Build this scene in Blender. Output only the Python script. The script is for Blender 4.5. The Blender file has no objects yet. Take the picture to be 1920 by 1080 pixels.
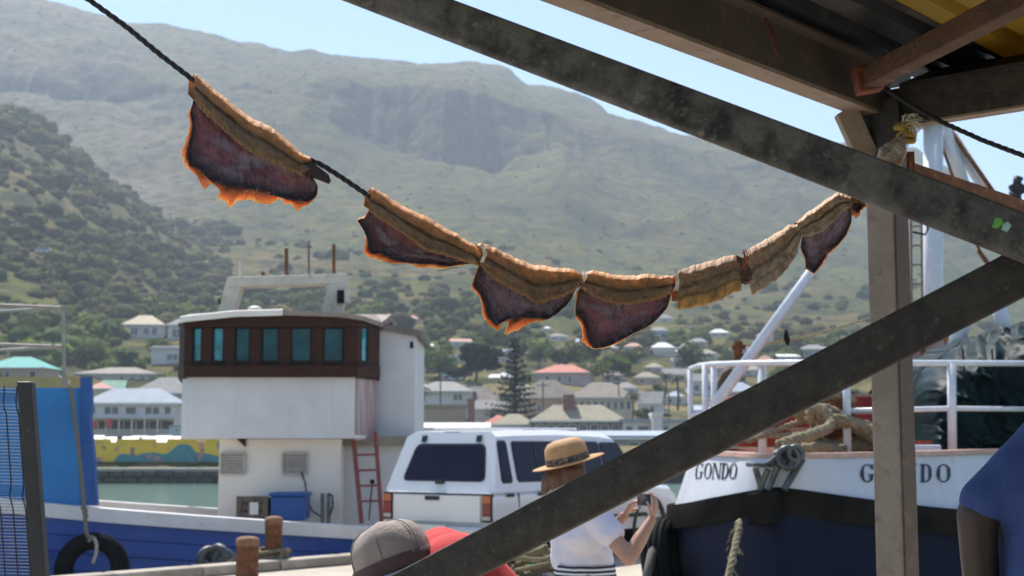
import bpy, bmesh, math, random
import numpy as np
from mathutils import Vector, Matrix, Euler

# ------------------------------------------------------------------ camera, light, exposure
sc = bpy.context.scene
F = 2700.0                      # focal length in photo pixels (1920 wide)
PITCH = math.radians(6.23)
CAM = Vector((0.0, 0.0, 1.5))
cd = bpy.data.cameras.new('camera')
cam = bpy.data.objects.new('camera', cd)
sc.collection.objects.link(cam)
cam.location = CAM
cam.rotation_euler = (math.pi/2 + PITCH, 0, 0)
cd.sensor_width = 36.0
cd.lens = 36.0*F/1920.0
cd.clip_start = 0.05
cd.clip_end = 9000
cd.dof.use_dof = True
cd.dof.focus_distance = 3.35
cd.dof.aperture_fstop = 8.0
sc.camera = cam

SUN_EL, SUN_AZ = math.radians(57), math.radians(-24)     # azimuth from +Y, negative = left
sdir = Vector((math.sin(SUN_AZ)*math.cos(SUN_EL), math.cos(SUN_AZ)*math.cos(SUN_EL), math.sin(SUN_EL)))
world = bpy.data.worlds.new('World'); sc.world = world
world.use_nodes = True
wn = world.node_tree.nodes; wl = world.node_tree.links
wn.clear()
wo = wn.new('ShaderNodeOutputWorld'); wb = wn.new('ShaderNodeBackground'); ws = wn.new('ShaderNodeTexSky')
ws.sky_type = 'NISHITA'; ws.sun_disc = False
ws.sun_elevation = SUN_EL; ws.sun_rotation = SUN_AZ
ws.air_density = 1.0; ws.dust_density = 0.25; ws.ozone_density = 3.0; ws.altitude = 0
wb.inputs['Strength'].default_value = 0.12
wl.new(ws.outputs['Color'], wb.inputs['Color']); wl.new(wb.outputs[0], wo.inputs[0])
sl = bpy.data.lights.new('sun', 'SUN'); sl.energy = 5.0; sl.angle = math.radians(0.53); sl.color = (1.0, 0.955, 0.88)
so = bpy.data.objects.new('sun', sl); sc.collection.objects.link(so)
so.rotation_euler = (-sdir).to_track_quat('-Z', 'Y').to_euler()
so.location = (0, 0, 50)
sc.view_settings.view_transform = 'Standard'; sc.view_settings.look = 'None'
sc.view_settings.gamma = 1.0; sc.view_settings.use_curve_mapping = False
sc.view_settings.exposure = 0.68
sc.render.engine = 'CYCLES'
cy = sc.cycles
cy.use_denoising = True
cy.use_adaptive_sampling = True; cy.adaptive_threshold = .02
cy.max_bounces = 6; cy.diffuse_bounces = 3; cy.glossy_bounces = 3; cy.transmission_bounces = 4
cy.volume_bounces = 0; cy.transparent_max_bounces = 8
cy.caustics_reflective = False; cy.caustics_refractive = False
cy.sample_clamp_indirect = 6.0

# ------------------------------------------------------------------ helpers
COL = sc.collection
SP, CP = math.sin(PITCH), math.cos(PITCH)
rng = random.Random(7)
nr = np.random.RandomState(11)

def P(px, py, D):
    """point seen at photo pixel (px,py) at ground distance D (world Y)"""
    cx = (px-960)/F; cyy = (540-py)/F
    y = CP - cyy*SP; z = SP + cyy*CP
    return Vector((cx/y*D, D, CAM.z + z/y*D))
def e_of_y(py):
    c = (540-py)/F
    return (SP + c*CP)/(CP - c*SP)

def V(*a): return Vector(a)

class MB:
    def __init__(s): s.v = []; s.f = []
    def add(s, verts, faces):
        o = len(s.v); s.v.extend([tuple(v) for v in verts]); s.f.extend([tuple(i+o for i in f) for f in faces]); return s
    def box(s, c, size, m=None):
        hx, hy, hz = size[0]/2, size[1]/2, size[2]/2
        vs = [Vector((x, y, z)) for x in (-hx, hx) for y in (-hy, hy) for z in (-hz, hz)]
        if m is not None: vs = [m @ v for v in vs]
        vs = [v + Vector(c) for v in vs]
        return s.add(vs, [(0,1,3,2),(4,6,7,5),(0,4,5,1),(2,3,7,6),(0,2,6,4),(1,5,7,3)])
    def box2(s, a, b):
        a = Vector(a); b = Vector(b); return s.box((a+b)/2, [abs(x) for x in (b-a)])
    def hexa(s, q0, q1):
        """two quads (4 pts each) joined"""
        return s.add(list(q0)+list(q1), [(3,2,1,0),(4,5,6,7),(0,1,5,4),(1,2,6,5),(2,3,7,6),(3,0,4,7)])
    def prism(s, poly, a, b):
        """poly: list of 3D points (one end cap), extruded by vector from a to b"""
        d = Vector(b)-Vector(a); n = len(poly)
        vs = [Vector(p)+Vector(a) for p in poly]+[Vector(p)+Vector(a)+d for p in poly]
        fs = [tuple(range(n))[::-1], tuple(range(n, 2*n))]+[(i, (i+1)%n, n+(i+1)%n, n+i) for i in range(n)]
        return s.add(vs, fs)
    def tube(s, pts, r, n=8, closed=False, caps=True):
        pts = [Vector(p) for p in pts]; m = len(pts)
        rs = r if hasattr(r, '__len__') else [r]*m
        t0 = (pts[1]-pts[0]).normalized()
        up = Vector((0,0,1)) if abs(t0.z) < .9 else Vector((1,0,0))
        u = t0.cross(up).normalized()
        vs = []
        for i, p in enumerate(pts):
            if closed: t = (pts[(i+1)%m]-pts[i-1]).normalized()
            else: t = (pts[min(i+1,m-1)]-pts[max(i-1,0)]).normalized()
            u = (u - t*u.dot(t))
            if u.length < 1e-6: u = t.orthogonal()
            u.normalize(); w = t.cross(u)
            for k in range(n):
                a = 2*math.pi*k/n
                vs.append(p + (u*math.cos(a)+w*math.sin(a))*rs[i])
        fs = []
        for i in range(m if closed else m-1):
            j = (i+1)%m
            for k in range(n):
                l = (k+1)%n
                fs.append((i*n+k, i*n+l, j*n+l, j*n+k))
        if caps and not closed:
            fs.append(tuple(range(n))[::-1]); fs.append(tuple((m-1)*n+k for k in range(n)))
        return s.add(vs, fs)
    def lathe(s, prof, c=(0,0,0), n=24, m=None, arc=2*math.pi):
        vs = []; k = len(prof)
        for i in range(n):
            a = arc*i/n
            for r, z in prof: vs.append(Vector((r*math.cos(a), r*math.sin(a), z)))
        if m is not None: vs = [m @ v for v in vs]
        vs = [v+Vector(c) for v in vs]
        fs = []
        for i in range(n):
            j = (i+1)%n
            for q in range(k-1): fs.append((i*k+q, j*k+q, j*k+q+1, i*k+q+1))
        return s.add(vs, fs)
    def capsule(s, p0, r0, p1, r1, n=14, flat=None, h=5):
        """tapered capsule; flat=(dir, factor) scales cross-section along dir"""
        p0 = Vector(p0); p1 = Vector(p1); t = (p1-p0)
        L = t.length; t = t.normalized() if L > 1e-6 else Vector((0,0,1))
        u = t.orthogonal().normalized(); w = t.cross(u)
        rings = []
        for i in range(h+1):
            a = -math.pi/2 + (math.pi/2)*i/h
            rings.append((p0 + t*(r0*math.sin(a)), max(r0*math.cos(a), 1e-4)))
        for i in range(h+1):
            a = (math.pi/2)*i/h
            rings.append((p1 + t*(r1*math.sin(a)), max(r1*math.cos(a), 1e-4)))
        vs = []
        for c, r in rings:
            for k in range(n):
                a = 2*math.pi*k/n
                d = (u*math.cos(a)+w*math.sin(a))*r
                if flat is not None:
                    fd, ff = flat; d = d + fd*(d.dot(fd)*(ff-1))
                vs.append(c+d)
        fs = []
        m = len(rings)
        for i in range(m-1):
            for k in range(n):
                l = (k+1)%n
                fs.append((i*n+k, i*n+l, (i+1)*n+l, (i+1)*n+k))
        fs.append(tuple(range(n))[::-1]); fs.append(tuple((m-1)*n+k for k in range(n)))
        return s.add(vs, fs)
    def grid(s, G, closed_u=False):
        """G: array (m,n,3)"""
        m, n = G.shape[0], G.shape[1]
        fs = [(i*n+j, i*n+(j+1), (i+1)*n+(j+1), (i+1)*n+j) for i in range(m-1) for j in range(n-1)]
        return s.add(G.reshape(-1,3).tolist(), fs)
    def slab(s, Gf, Gb):
        """closed solid between a front and back grid"""
        m, n = Gf.shape[0], Gf.shape[1]; N = m*n
        vs = Gf.reshape(-1,3).tolist()+Gb.reshape(-1,3).tolist()
        fs = []
        for i in range(m-1):
            for j in range(n-1):
                a,b,c,d = i*n+j, i*n+j+1, (i+1)*n+j+1, (i+1)*n+j
                fs.append((d,c,b,a)); fs.append((N+a,N+b,N+c,N+d))
        rim = [j for j in range(n)]+[i*n+n-1 for i in range(1,m)]+[(m-1)*n+j for j in range(n-2,-1,-1)]+[i*n for i in range(m-2,0,-1)]
        for q in range(len(rim)):
            a, b = rim[q], rim[(q+1)%len(rim)]
            fs.append((a,b,N+b,N+a))
        return s.add(vs, fs)
    def build(s, name, mat, parent=None, smooth=False, world=True, bevel=0, angle=None):
        me = bpy.data.meshes.new(name)
        vs = s.v
        if parent is not None and world:
            r = parent
            while r.parent is not None: r = r.parent
            mi = r.get('_m')
            inv = (Matrix.Translation(r.location) @ r.rotation_euler.to_matrix().to_4x4()).inverted()
            vs = [inv @ Vector(v) for v in vs]
        me.from_pydata([tuple(v) for v in vs], [], s.f)
        bm = bmesh.new(); bm.from_mesh(me)
        bmesh.ops.recalc_face_normals(bm, faces=bm.faces)
        bm.to_mesh(me); bm.free()
        me.materials.append(mat)
        o = bpy.data.objects.new(name, me); COL.objects.link(o)
        if parent is not None: o.parent = parent
        if smooth:
            me.polygons.foreach_set('use_smooth', [True]*len(me.polygons))
            if angle: me.set_sharp_from_angle(angle=math.radians(angle))
        if bevel:
            b = o.modifiers.new('bevel', 'BEVEL'); b.width = bevel; b.segments = 2; b.limit_method = 'ANGLE'; b.angle_limit = math.radians(40)
        return o

def tag(o, label=None, cat=None, group=None, kind=None):
    if label: o['label'] = label
    if cat: o['category'] = cat
    if group: o['group'] = group
    if kind: o['kind'] = kind
    return o
def thing(name, label, cat, loc=(0,0,0), rotz=0, group=None):
    o = bpy.data.objects.new(name, None); COL.objects.link(o)
    o.empty_display_size = .2
    o.location = loc; o.rotation_euler = (0,0,rotz)
    return tag(o, label, cat, group)
def copy_tree(o, parent=None):
    c = o.copy(); COL.objects.link(c); c.parent = parent
    for ch in o.children: copy_tree(ch, c)
    return c

# ------------------------------------------------------------------ materials
MATS = {}
def M(name, c1, c2=None, scale=6, rough=.6, metal=0, bump=0, bscale=None, lo=.38, hi=.62, c3=None, s3=None, lo3=.55, hi3=.7,
      sss=0, srad=(.02,.008,.003), stretch=None, spec=.5, alpha=None, coat=0, trans=0, detail=6, attr=None, sheen=0, leaf=0):
    if name in MATS: return MATS[name]
    m = bpy.data.materials.new(name); m.use_nodes = True
    n = m.node_tree.nodes; l = m.node_tree.links
    b = n['Principled BSDF']
    b.inputs['Roughness'].default_value = rough; b.inputs['Metallic'].default_value = metal
    b.inputs['Specular IOR Level'].default_value = spec
    tc = n.new('ShaderNodeTexCoord'); mp = n.new('ShaderNodeMapping')
    l.new(tc.outputs['Object'], mp.inputs['Vector'])
    if stretch: mp.inputs['Scale'].default_value = stretch
    out = None
    def noise(sc_, dt=detail):
        t = n.new('ShaderNodeTexNoise'); t.inputs['Scale'].default_value = sc_; t.inputs['Detail'].default_value = dt
        t.inputs['Roughness'].default_value = .62
        l.new(mp.outputs[0], t.inputs['Vector']); return t
    def rgba(c): return (c[0], c[1], c[2], 1)
    def mix(fac, a, bb):
        x = n.new('ShaderNodeMix'); x.data_type = 'RGBA'
        l.new(fac, x.inputs[0])
        for i, v in ((6, a), (7, bb)):
            if isinstance(v, tuple): x.inputs[i].default_value = rgba(v)
            else: l.new(v, x.inputs[i])
        return x.outputs[2]
    def ramp(src, lo_, hi_):
        r = n.new('ShaderNodeMapRange'); r.inputs[1].default_value = lo_; r.inputs[2].default_value = hi_
        l.new(src, r.inputs[0]); return r.outputs[0]
    base = tuple(c1[:3])
    if attr:
        a = n.new('ShaderNodeAttribute'); a.attribute_name = attr; base = a.outputs['Color']
    if c2 is not None:
        nz = noise(scale); base = mix(ramp(nz.outputs[0], lo, hi), base, tuple(c2[:3]))
    if c3 is not None:
        n3 = noise(s3 or scale*3.1); base = mix(ramp(n3.outputs[0], lo3, hi3), base, tuple(c3[:3]))
    if isinstance(base, tuple): b.inputs['Base Color'].default_value = rgba(base)
    else: l.new(base, b.inputs['Base Color'])
    if bump:
        nb = noise(bscale or scale*2); bp = n.new('ShaderNodeBump'); bp.inputs['Strength'].default_value = min(1, bump)
        bp.inputs['Distance'].default_value = .02*max(1, bump)
        l.new(nb.outputs[0], bp.inputs['Height']); l.new(bp.outputs[0], b.inputs['Normal'])
    if sss:
        b.inputs['Subsurface Weight'].default_value = sss; b.inputs['Subsurface Radius'].default_value = srad; b.inputs['Subsurface Scale'].default_value = 1.0
    if coat:
        b.inputs['Coat Weight'].default_value = coat; b.inputs['Coat Roughness'].default_value = .08
    if trans: b.inputs['Transmission Weight'].default_value = trans
    if sheen: b.inputs['Sheen Weight'].default_value = sheen
    if leaf:
        tl_ = n.new('ShaderNodeBsdfTranslucent'); ms_ = n.new('ShaderNodeMixShader'); ms_.inputs[0].default_value = leaf
        if isinstance(base, tuple): tl_.inputs[0].default_value = rgba(base)
        else:
            hs_ = n.new('ShaderNodeHueSaturation'); hs_.inputs['Value'].default_value = 1.6; hs_.inputs['Saturation'].default_value = 1.1
            l.new(base, hs_.inputs['Color']); l.new(hs_.outputs[0], tl_.inputs[0])
        l.new(b.outputs[0], ms_.inputs[1]); l.new(tl_.outputs[0], ms_.inputs[2]); l.new(ms_.outputs[0], n['Material Output'].inputs[0])
    MATS[name] = m
    return m

def fbm(x, y, octv=5, seed=0, lac=2.03, gain=.5):
    def h(ix, iy, s):
        n = (ix*374761393 + iy*668265263 + s*974634777) & 0xffffffff
        n = ((n ^ (n >> 13))*1274126177) & 0xffffffff
        return ((n ^ (n >> 16)) & 0xffff)/65535.0
    x = np.asarray(x, float); y = np.asarray(y, float)
    out = np.zeros(np.broadcast(x, y).shape); a = 1; tot = 0
    for o in range(octv):
        ix = np.floor(x).astype(np.int64); iy = np.floor(y).astype(np.int64)
        fx = x-ix; fy = y-iy; fx = fx*fx*(3-2*fx); fy = fy*fy*(3-2*fy)
        v = (h(ix,iy,seed+o)*(1-fx)+h(ix+1,iy,seed+o)*fx)*(1-fy)+(h(ix,iy+1,seed+o)*(1-fx)+h(ix+1,iy+1,seed+o)*fx)*fy
        out = out+(v-.5)*2*a; tot += a; a *= gain; x = x*lac+17.3; y = y*lac+9.1
    return out/tot

def np_mesh(name, verts, quads, mat, parent=None, smooth=False, tris=None, colors=None):
    me = bpy.data.meshes.new(name)
    verts = np.asarray(verts, np.float32); quads = np.asarray(quads, np.int32).reshape(-1,4)
    nt = 0 if tris is None else len(tris)
    loops = quads.reshape(-1); starts = np.arange(len(quads))*4; tot = np.full(len(quads), 4)
    if nt:
        t = np.asarray(tris, np.int32)
        starts = np.concatenate([starts, len(loops)+np.arange(nt)*3]); tot = np.concatenate([tot, np.full(nt, 3)])
        loops = np.concatenate([loops, t.reshape(-1)])
    me.vertices.add(len(verts)); me.vertices.foreach_set('co', verts.reshape(-1))
    me.loops.add(len(loops)); me.loops.foreach_set('vertex_index', loops.astype(np.int32))
    me.polygons.add(len(starts)); me.polygons.foreach_set('loop_start', starts.astype(np.int32)); me.polygons.foreach_set('loop_total', tot.astype(np.int32))
    if smooth: me.polygons.foreach_set('use_smooth', np.ones(len(starts), bool))
    if colors is not None:
        ca = me.color_attributes.new('Col', 'FLOAT_COLOR', 'POINT')
        c4 = np.ones((len(verts), 4), np.float32); c4[:, :3] = colors
        ca.data.foreach_set('color', c4.reshape(-1))
    me.update(); me.validate()
    me.materials.append(mat)
    o = bpy.data.objects.new(name, me); COL.objects.link(o)
    if parent is not None: o.parent = parent
    return o

# ------------------------------------------------------------------ terrain across the harbour
RX = np.array([-900,-400,0,75,200,245,360,440,640,760,880,935,960,990,1050,1105,1160,1225,1400,1515,1600,1730,1785,1815,1900,2100,2500,3200])
RY = np.array([-120,-60,-18,0,30,42,62,80,97,109,114,118,125,150,160,190,220,232,250,256,262,270,310,345,430,520,640,700])
RE = np.array([e_of_y(y) for y in RY])
CBX = np.array([-900,300,470,520,600,700,850,920,1000,1060,1150,1300,1420,1560,1700,3200])
CBY = np.array([200,190,180,195,235,275,312,320,292,262,292,318,345,372,380,700])
CTX = np.array([-900,300,470,520,600,700,850,920,1000,1060,1150,1300,1420,1560,1700,3200])
CTY = np.array([168,165,166,164,166,172,178,184,196,210,250,290,318,332,345,690])
CBE = np.array([e_of_y(y) for y in CBY]); CTE = np.array([e_of_y(y) for y in CTY])
HX = np.array([-1200,-400,0,80,160,230,300,380,430,500,560,640,800,3200])
HYY = np.array([20,70,218,262,325,375,425,478,505,545,600,700,834,834])
HE = np.array([e_of_y(y) for y in HYY])
def terr(X, Y, fine=True):
    X = np.asarray(X, float); Y = np.asarray(Y, float)
    # the mountain
    px0 = 960+F*X/Y
    px = px0 + 18*fbm(X*.02, Y*.02, 3, 5)
    re = np.interp(px0, RX, RE); k = np.clip(re/.272, .3, 1.05)
    cb = np.minimum(np.interp(px, CBX, CBE), re*.985); ct = np.minimum(np.interp(px, CTX, CTE), re*.99); ct = np.maximum(ct, cb)
    lowY = np.array([100,137,142,170,220,260,330,450,600,800]); lowE = np.array([-.0165,-.0165,-.0036,.002,.015,.034,.066,.096,.124,.150])
    el = np.interp(Y, lowY, lowE); el = np.where(el > 0, el*k, el)
    el = np.minimum(el, cb*.9 + (Y < 500)*.0)
    e8 = np.interp(800.0, lowY, lowE)*k; e8 = np.minimum(e8, cb*.9)
    wob = 30*fbm(X*.012, X*.003+4, 3, 9)+16*fbm(X*.06, X*.01+2, 3, 19)
    y1 = 1120+wob; y2 = y1+44; y3 = 1430
    e = np.where(Y < 800, el, np.where(Y < y1, e8+(cb-e8)*np.clip((Y-800)/(y1-800),0,1),
        np.where(Y < y2, cb+(ct-cb)*np.clip((Y-y1)/44+.10*fbm(X*.05,Y*.09,3,41)*((Y>y1+4)&(Y<y2-4)),0,1), np.where(Y < y3, ct+(re-ct)*np.sqrt(np.clip((Y-y2)/(y3-y2),0,1)),
        re*np.clip(1-(Y-y3)/1500,0,1)))))
    z1 = e*Y
    # the nearer hill on the left
    he = np.interp(px, HX, HE)
    g = np.interp(Y, [137,142,170,220,300,400,500,620,700,850,1100], [-.0165,-.0036,.01,.10,.30,.56,.80,1.0,1.02,.8,.3])
    z2 = np.where(g > 0, g*he, g)*Y
    z = np.maximum(z1, z2)
    a = np.clip((Y-160)/400, 0, 1)
    if fine:
        z = z + a*(9*fbm(X*.011, Y*.011, 4, 1)*np.clip((Y-500)/500,0,1) + 2.6*fbm(X*.05, Y*.05, 4, 2) + .8*fbm(X*.21, Y*.21, 2, 3))
        # gullies running down the slope
        gl = np.abs(fbm(X*.006+Y*.004, Y*.0035-X*.002, 4, 21))
        z = z - np.clip((Y-600)/500,0,1)*14*np.clip(.22-gl,0,1)/.22*np.clip(1.25-(Y/1450),0,1)*1.6
    return CAM.z + z
YS = np.concatenate([np.linspace(134,300,70), np.linspace(303,700,110), np.linspace(705,1085,90), np.linspace(1088,1180,60), np.linspace(1186,1470,60), np.linspace(1490,1900,14)])
PXS = np.concatenate([np.linspace(-1200,-60,50), np.linspace(-55,1990,420), np.linspace(2000,3100,44)])
GX = (PXS[None,:]-960)/F*YS[:,None]; GY = np.broadcast_to(YS[:,None], GX.shape)
GZ = terr(GX, GY)
nrow, ncol = GX.shape
ii, jj = np.meshgrid(np.arange(nrow-1), np.arange(ncol-1), indexing='ij')
quads = np.stack([ii*ncol+jj, ii*ncol+jj+1, (ii+1)*ncol+jj+1, (ii+1)*ncol+jj], -1).reshape(-1,4)
TV = np.stack([GX, GY, GZ], -1).reshape(-1,3)
# ground cover classes
gpx = 960+F*GX/GY
gz_y, gz_x = np.gradient(GZ)
sl_ = np.abs(gz_y)/np.maximum(np.gradient(GY)[0], .1)
olive = np.array([.100,.096,.022]); green = np.array([.078,.100,.018]); brown = np.array([.110,.082,.036]); grey = np.array([.165,.138,.122]); rock = np.array([.085,.078,.072]); darkg = np.array([.040,.052,.016])
def mixc(a, b, t): return a*(1-t[...,None])+b*t[...,None]
n1 = np.clip(fbm(GX*.006, GY*.006, 5, 31)*1.6+.5, 0, 1); n2 = np.clip(fbm(GX*.03, GY*.03, 4, 32)*1.7+.45, 0, 1); n3 = np.clip(fbm(GX*.12, GY*.12, 3, 33)*2+.4, 0, 1)
C_ = mixc(np.broadcast_to(olive, GX.shape+(3,)), np.broadcast_to(green, GX.shape+(3,)), n1)
C_ = mixc(C_, np.broadcast_to(brown, C_.shape), n2*.6)
n4 = np.clip(fbm(GX*.012+3, GY*.009, 5, 35)*2.2+.4, 0, 1); C_ = mixc(C_, np.broadcast_to(np.array([.135,.130,.030]), C_.shape), n4*.5)
n5 = np.clip(fbm(GX*.02+8, GY*.016, 5, 36)*2.4+.25, 0, 1); C_ = mixc(C_, np.broadcast_to(np.array([.042,.056,.018]), C_.shape), n5*.6)
burnt = np.clip((520-gpx)/260, 0, 1)*np.clip((GY-690)/60, 0, 1)*np.clip(1.25-(GY/1450), .35, 1)
C_ = mixc(C_, np.broadcast_to(grey, C_.shape), np.clip(burnt*1.35*(.6+.6*n2), 0, 1))
C_ = mixc(C_, np.broadcast_to(darkg, C_.shape), n3*.35*(1-burnt*.6))
C_ = mixc(C_, np.broadcast_to(rock, C_.shape), np.clip((sl_-.75)/.7, 0, 1))
lowhill = np.clip((760-GY)/60, 0, 1)
C_ = mixc(C_, np.broadcast_to(np.array([.16,.125,.08]), C_.shape), lowhill*.55*n2)
town = np.maximum(np.clip((215-GY)/30, 0, 1), np.clip((320-GY)/60, 0, 1)*np.clip((gpx-700)/80, 0, 1)*(.35+.65*n2))
C_ = mixc(C_, np.broadcast_to(np.array([.25,.22,.18]), C_.shape), town*.8)
m_ter = M('hill_cover', (0,0,0), c2=(.026,.036,.012), scale=.10, lo=.44, hi=.62, c3=(.19,.165,.135), s3=.34, lo3=.60, hi3=.74, rough=.95, attr='Col', bump=110, bscale=.12, spec=.1, detail=8)
terrain = np_mesh('mountain_terrain', TV, quads, m_ter, smooth=True, colors=(C_*(np.array([1.0,.93,.58])*(1-burnt[...,None])+np.array([1.06,.98,.92])*burnt[...,None])).reshape(-1,3))
tag(terrain, 'hazy scrub covered mountain with rocky cliff band behind the harbour town', kind='structure')

def groundD(px, py, lo=150, hi=1300):
    s = (px-960)/F; Ds = np.linspace(lo, hi, 1200)
    cyy = (540-py)/F; y = CP-cyy*SP; z = SP+cyy*CP; cx = (px-960)/F/y
    h = CAM.z+z/y*Ds; g = terr(cx*Ds, Ds, False)
    i = np.argmax(g >= h)
    return float(Ds[i]) if g[i] >= h[i] else lo
def tz(x, y): return float(terr(np.array([x]), np.array([y]))[0])

# water
m_wat = bpy.data.materials.new('harbour_water'); m_wat.use_nodes = True
n = m_wat.node_tree.nodes; l = m_wat.node_tree.links; b = n['Principled BSDF']
b.inputs['Base Color'].default_value = (.09,.16,.12,1); b.inputs['Roughness'].default_value = .12; b.inputs['IOR'].default_value = 1.33
tc = n.new('ShaderNodeTexCoord'); mp = n.new('ShaderNodeMapping'); mp.inputs['Scale'].default_value = (.5,1.3,1)
t1 = n.new('ShaderNodeTexNoise'); t1.inputs['Scale'].default_value = 1.6; t1.inputs['Detail'].default_value = 5
bp = n.new('ShaderNodeBump'); bp.inputs['Strength'].default_value = .55; bp.inputs['Distance'].default_value = .25
l.new(tc.outputs['Object'], mp.inputs[0]); l.new(mp.outputs[0], t1.inputs[0]); l.new(t1.outputs[0], bp.inputs['Height']); l.new(bp.outputs[0], b.inputs['Normal'])
w = MB(); w.add([(-2200,-400,-2),(2200,-400,-2),(2200,1900,-2),(-2200,1900,-2)], [(0,1,2,3)])
water = w.build('harbour_water', m_wat); tag(water, 'green harbour water between the quay and the town', kind='structure')

# near quay (concrete): the shed side, the finger with the parked car, edges running along E2
E2 = Vector((.65,.76,0)); E1 = Vector((.76,-.65,0))
m_conc = M('quay_concrete', (.48,.42,.34), (.38,.33,.265), 1.3, .9, bump=.35, bscale=14, c3=(.2,.17,.14), s3=5, lo3=.6, hi3=.75)
QL = [(-2.16-.65*14, 18.8-.76*14), (-2.16,18.8), (-2.16+.65*26, 18.8+.76*26)]
QR = [(-2.16+.65*26+4.2, 18.8+.76*26-3.6), (2.0,17.6), (1.05,15.6), (1.2,10.4), (9,10.4), (9,-14), (-17,-14), (-17,3.0), (-11.3,8.2)]
poly = QL + QR
q = MB(); q.prism([(x,y,0) for x,y in poly], (0,0,-3), (0,0,0))
quay = q.build('quay', m_conc); tag(quay, 'sunlit concrete fishing quay', kind='structure')
# kerb stones along the left edge
m_kerb = M('kerb_concrete', (.42,.37,.3), (.3,.26,.21), 2.5, .9, bump=.4, bscale=20)
kb = None
for i in range(14):
    a = Vector((-2.16,18.8,0)) - E2*(i*1.15-5.0)
    if kb is None:
        k_ = MB(); k_.box((0,0,.06), (1.12,.3,.12)); kb = k_.build('kerb_stone', m_kerb, quay, world=False, bevel=.02)
        kk = kb
    else:
        kk = kb.copy(); COL.objects.link(kk)
    kk.location = a + E1*.17; kk.rotation_euler = (0,0,math.atan2(E2.y,E2.x))

# far harbour wall with its stone blocks, promenade edge and painted wall
m_stone = M('wet_quay_stone', (.05,.047,.04), (.09,.082,.07), 1.2, .9, bump=.8, bscale=5, c3=(.04,.042,.035), s3=2.2)
m_prom = M('promenade_edge', (.42,.39,.34), (.34,.31,.27), .8, .9)
fq = MB(); fq.box2((-150,134.2,-4),(150,137,-.85)); far_quay = fq.build('far_harbour_wall', m_stone); tag(far_quay, 'dark stone harbour wall across the water', kind='structure')
x = -41.5; blk = None
while x < -25.5:
    w_ = rng.uniform(1.1,1.9)
    for r_ in range(2):
        bb = MB(); hh = rng.uniform(.62,.78)
        bb.box((x+w_/2+r_*.5, 134.0-rng.uniform(0,.25), -1.75+r_*.6), (w_*.95, .6, hh*.8)); bb.build('stone_block', m_stone, far_quay, bevel=.1)
    x += w_
bb = MB(); bb.box2((-150,133.9,-.84),(150,138.9,-.62)); bb.build('promenade_edge', m_prom, far_quay)

m_mur = bpy.data.materials.new('painted_mural'); m_mur.use_nodes = True
n = m_mur.node_tree.nodes; l = m_mur.node_tree.links; b = n['Principled BSDF']; b.inputs['Roughness'].default_value = .8
tc = n.new('ShaderNodeTexCoord'); sep = n.new('ShaderNodeSeparateXYZ'); l.new(tc.outputs['Object'], sep.inputs[0])
def nz(scale, det=2, off=0):
    t = n.new('ShaderNodeTexNoise'); t.inputs['Scale'].default_value = scale; t.inputs['Detail'].default_value = det
    mp_ = n.new('ShaderNodeMapping'); mp_.inputs['Location'].default_value = (off,off,off); l.new(tc.outputs['Object'], mp_.inputs[0]); l.new(mp_.outputs[0], t.inputs[0]); return t.outputs[0]
def mth(op, a, bv):
    t = n.new('ShaderNodeMath'); t.operation = op
    for i, v in ((0,a),(1,bv)):
        if isinstance(v, (int,float)): t.inputs[i].default_value = v
        else: l.new(v, t.inputs[i])
    return t.outputs[0]
def mx(f, a, bv):
    t = n.new('ShaderNodeMix'); t.data_type = 'RGBA'; l.new(f, t.inputs[0])
    for i, v in ((6,a),(7,bv)):
        if isinstance(v, tuple): t.inputs[i].default_value = v+(1,)
        else: l.new(v, t.inputs[i])
    return t.outputs[2]
hgt = mth('ADD', mth('MULTIPLY', sep.outputs[2], -.55), mth('MULTIPLY', nz(.30,1,3), 3.4))
teal = mth('GREATER_THAN', hgt, 1.10)
c = mx(teal, (.68,.47,.035), (.06,.22,.24))
c = mx(mth('MULTIPLY', mth('GREATER_THAN', nz(.9,2,9), .62), .8), c, (.5,.18,.2))
c = mx(mth('MULTIPLY', mth('GREATER_THAN', nz(1.3,2,21), .66), .8), c, (.05,.13,.16))
c = mx(mth('MULTIPLY', mth('GREATER_THAN', nz(1.1,2,37), .67), .8), c, (.62,.36,.08))
l.new(c, b.inputs['Base Color'])
mu = MB(); p0 = P(170,871,139); p1 = P(420,824,139)
mw = thing('mural_wall', 'yellow wall with teal and pink mural along the far waterfront', 'wall', (p0.x,139,p0.z))
mu.box2((-46,139,-.9),(-24.5,139.4,p1.z-.25)); mu.build('wall', m_mur, mw)
mc = MB()
for (a_, b_) in ((-46,-38.6),(-37.9,-34.2),(-33.1,-30.4),(-29.4,-24.5)): mc.box2((a_,138.93,p1.z-.25),(b_,139.47,p1.z+.05))
mc.build('coping', M('mural_yellow', (.68,.47,.035), (.6,.4,.03), 2, .8), mw)

# ------------------------------------------------------------------ haze
hz = MB(); hz.box2((-2300,-450,-5.5),(2300,1960,470))
haze = hz.build('haze', M('tmp', (1,1,1)))
m_hz = bpy.data.materials.new('sea_haze'); m_hz.use_nodes = True
n = m_hz.node_tree.nodes; l = m_hz.node_tree.links; n.clear()
ho = n.new('ShaderNodeOutputMaterial'); hv = n.new('ShaderNodeVolumePrincipled')
hv.inputs['Color'].default_value = (.74,.85,1.0,1); hv.inputs['Density'].default_value = .00031; hv.inputs['Anisotropy'].default_value = .25
l.new(hv.outputs[0], ho.inputs['Volume'])
haze.data.materials.clear(); haze.data.materials.append(m_hz); tag(haze, 'thin blue sea haze in the air', kind='stuff')

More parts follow.
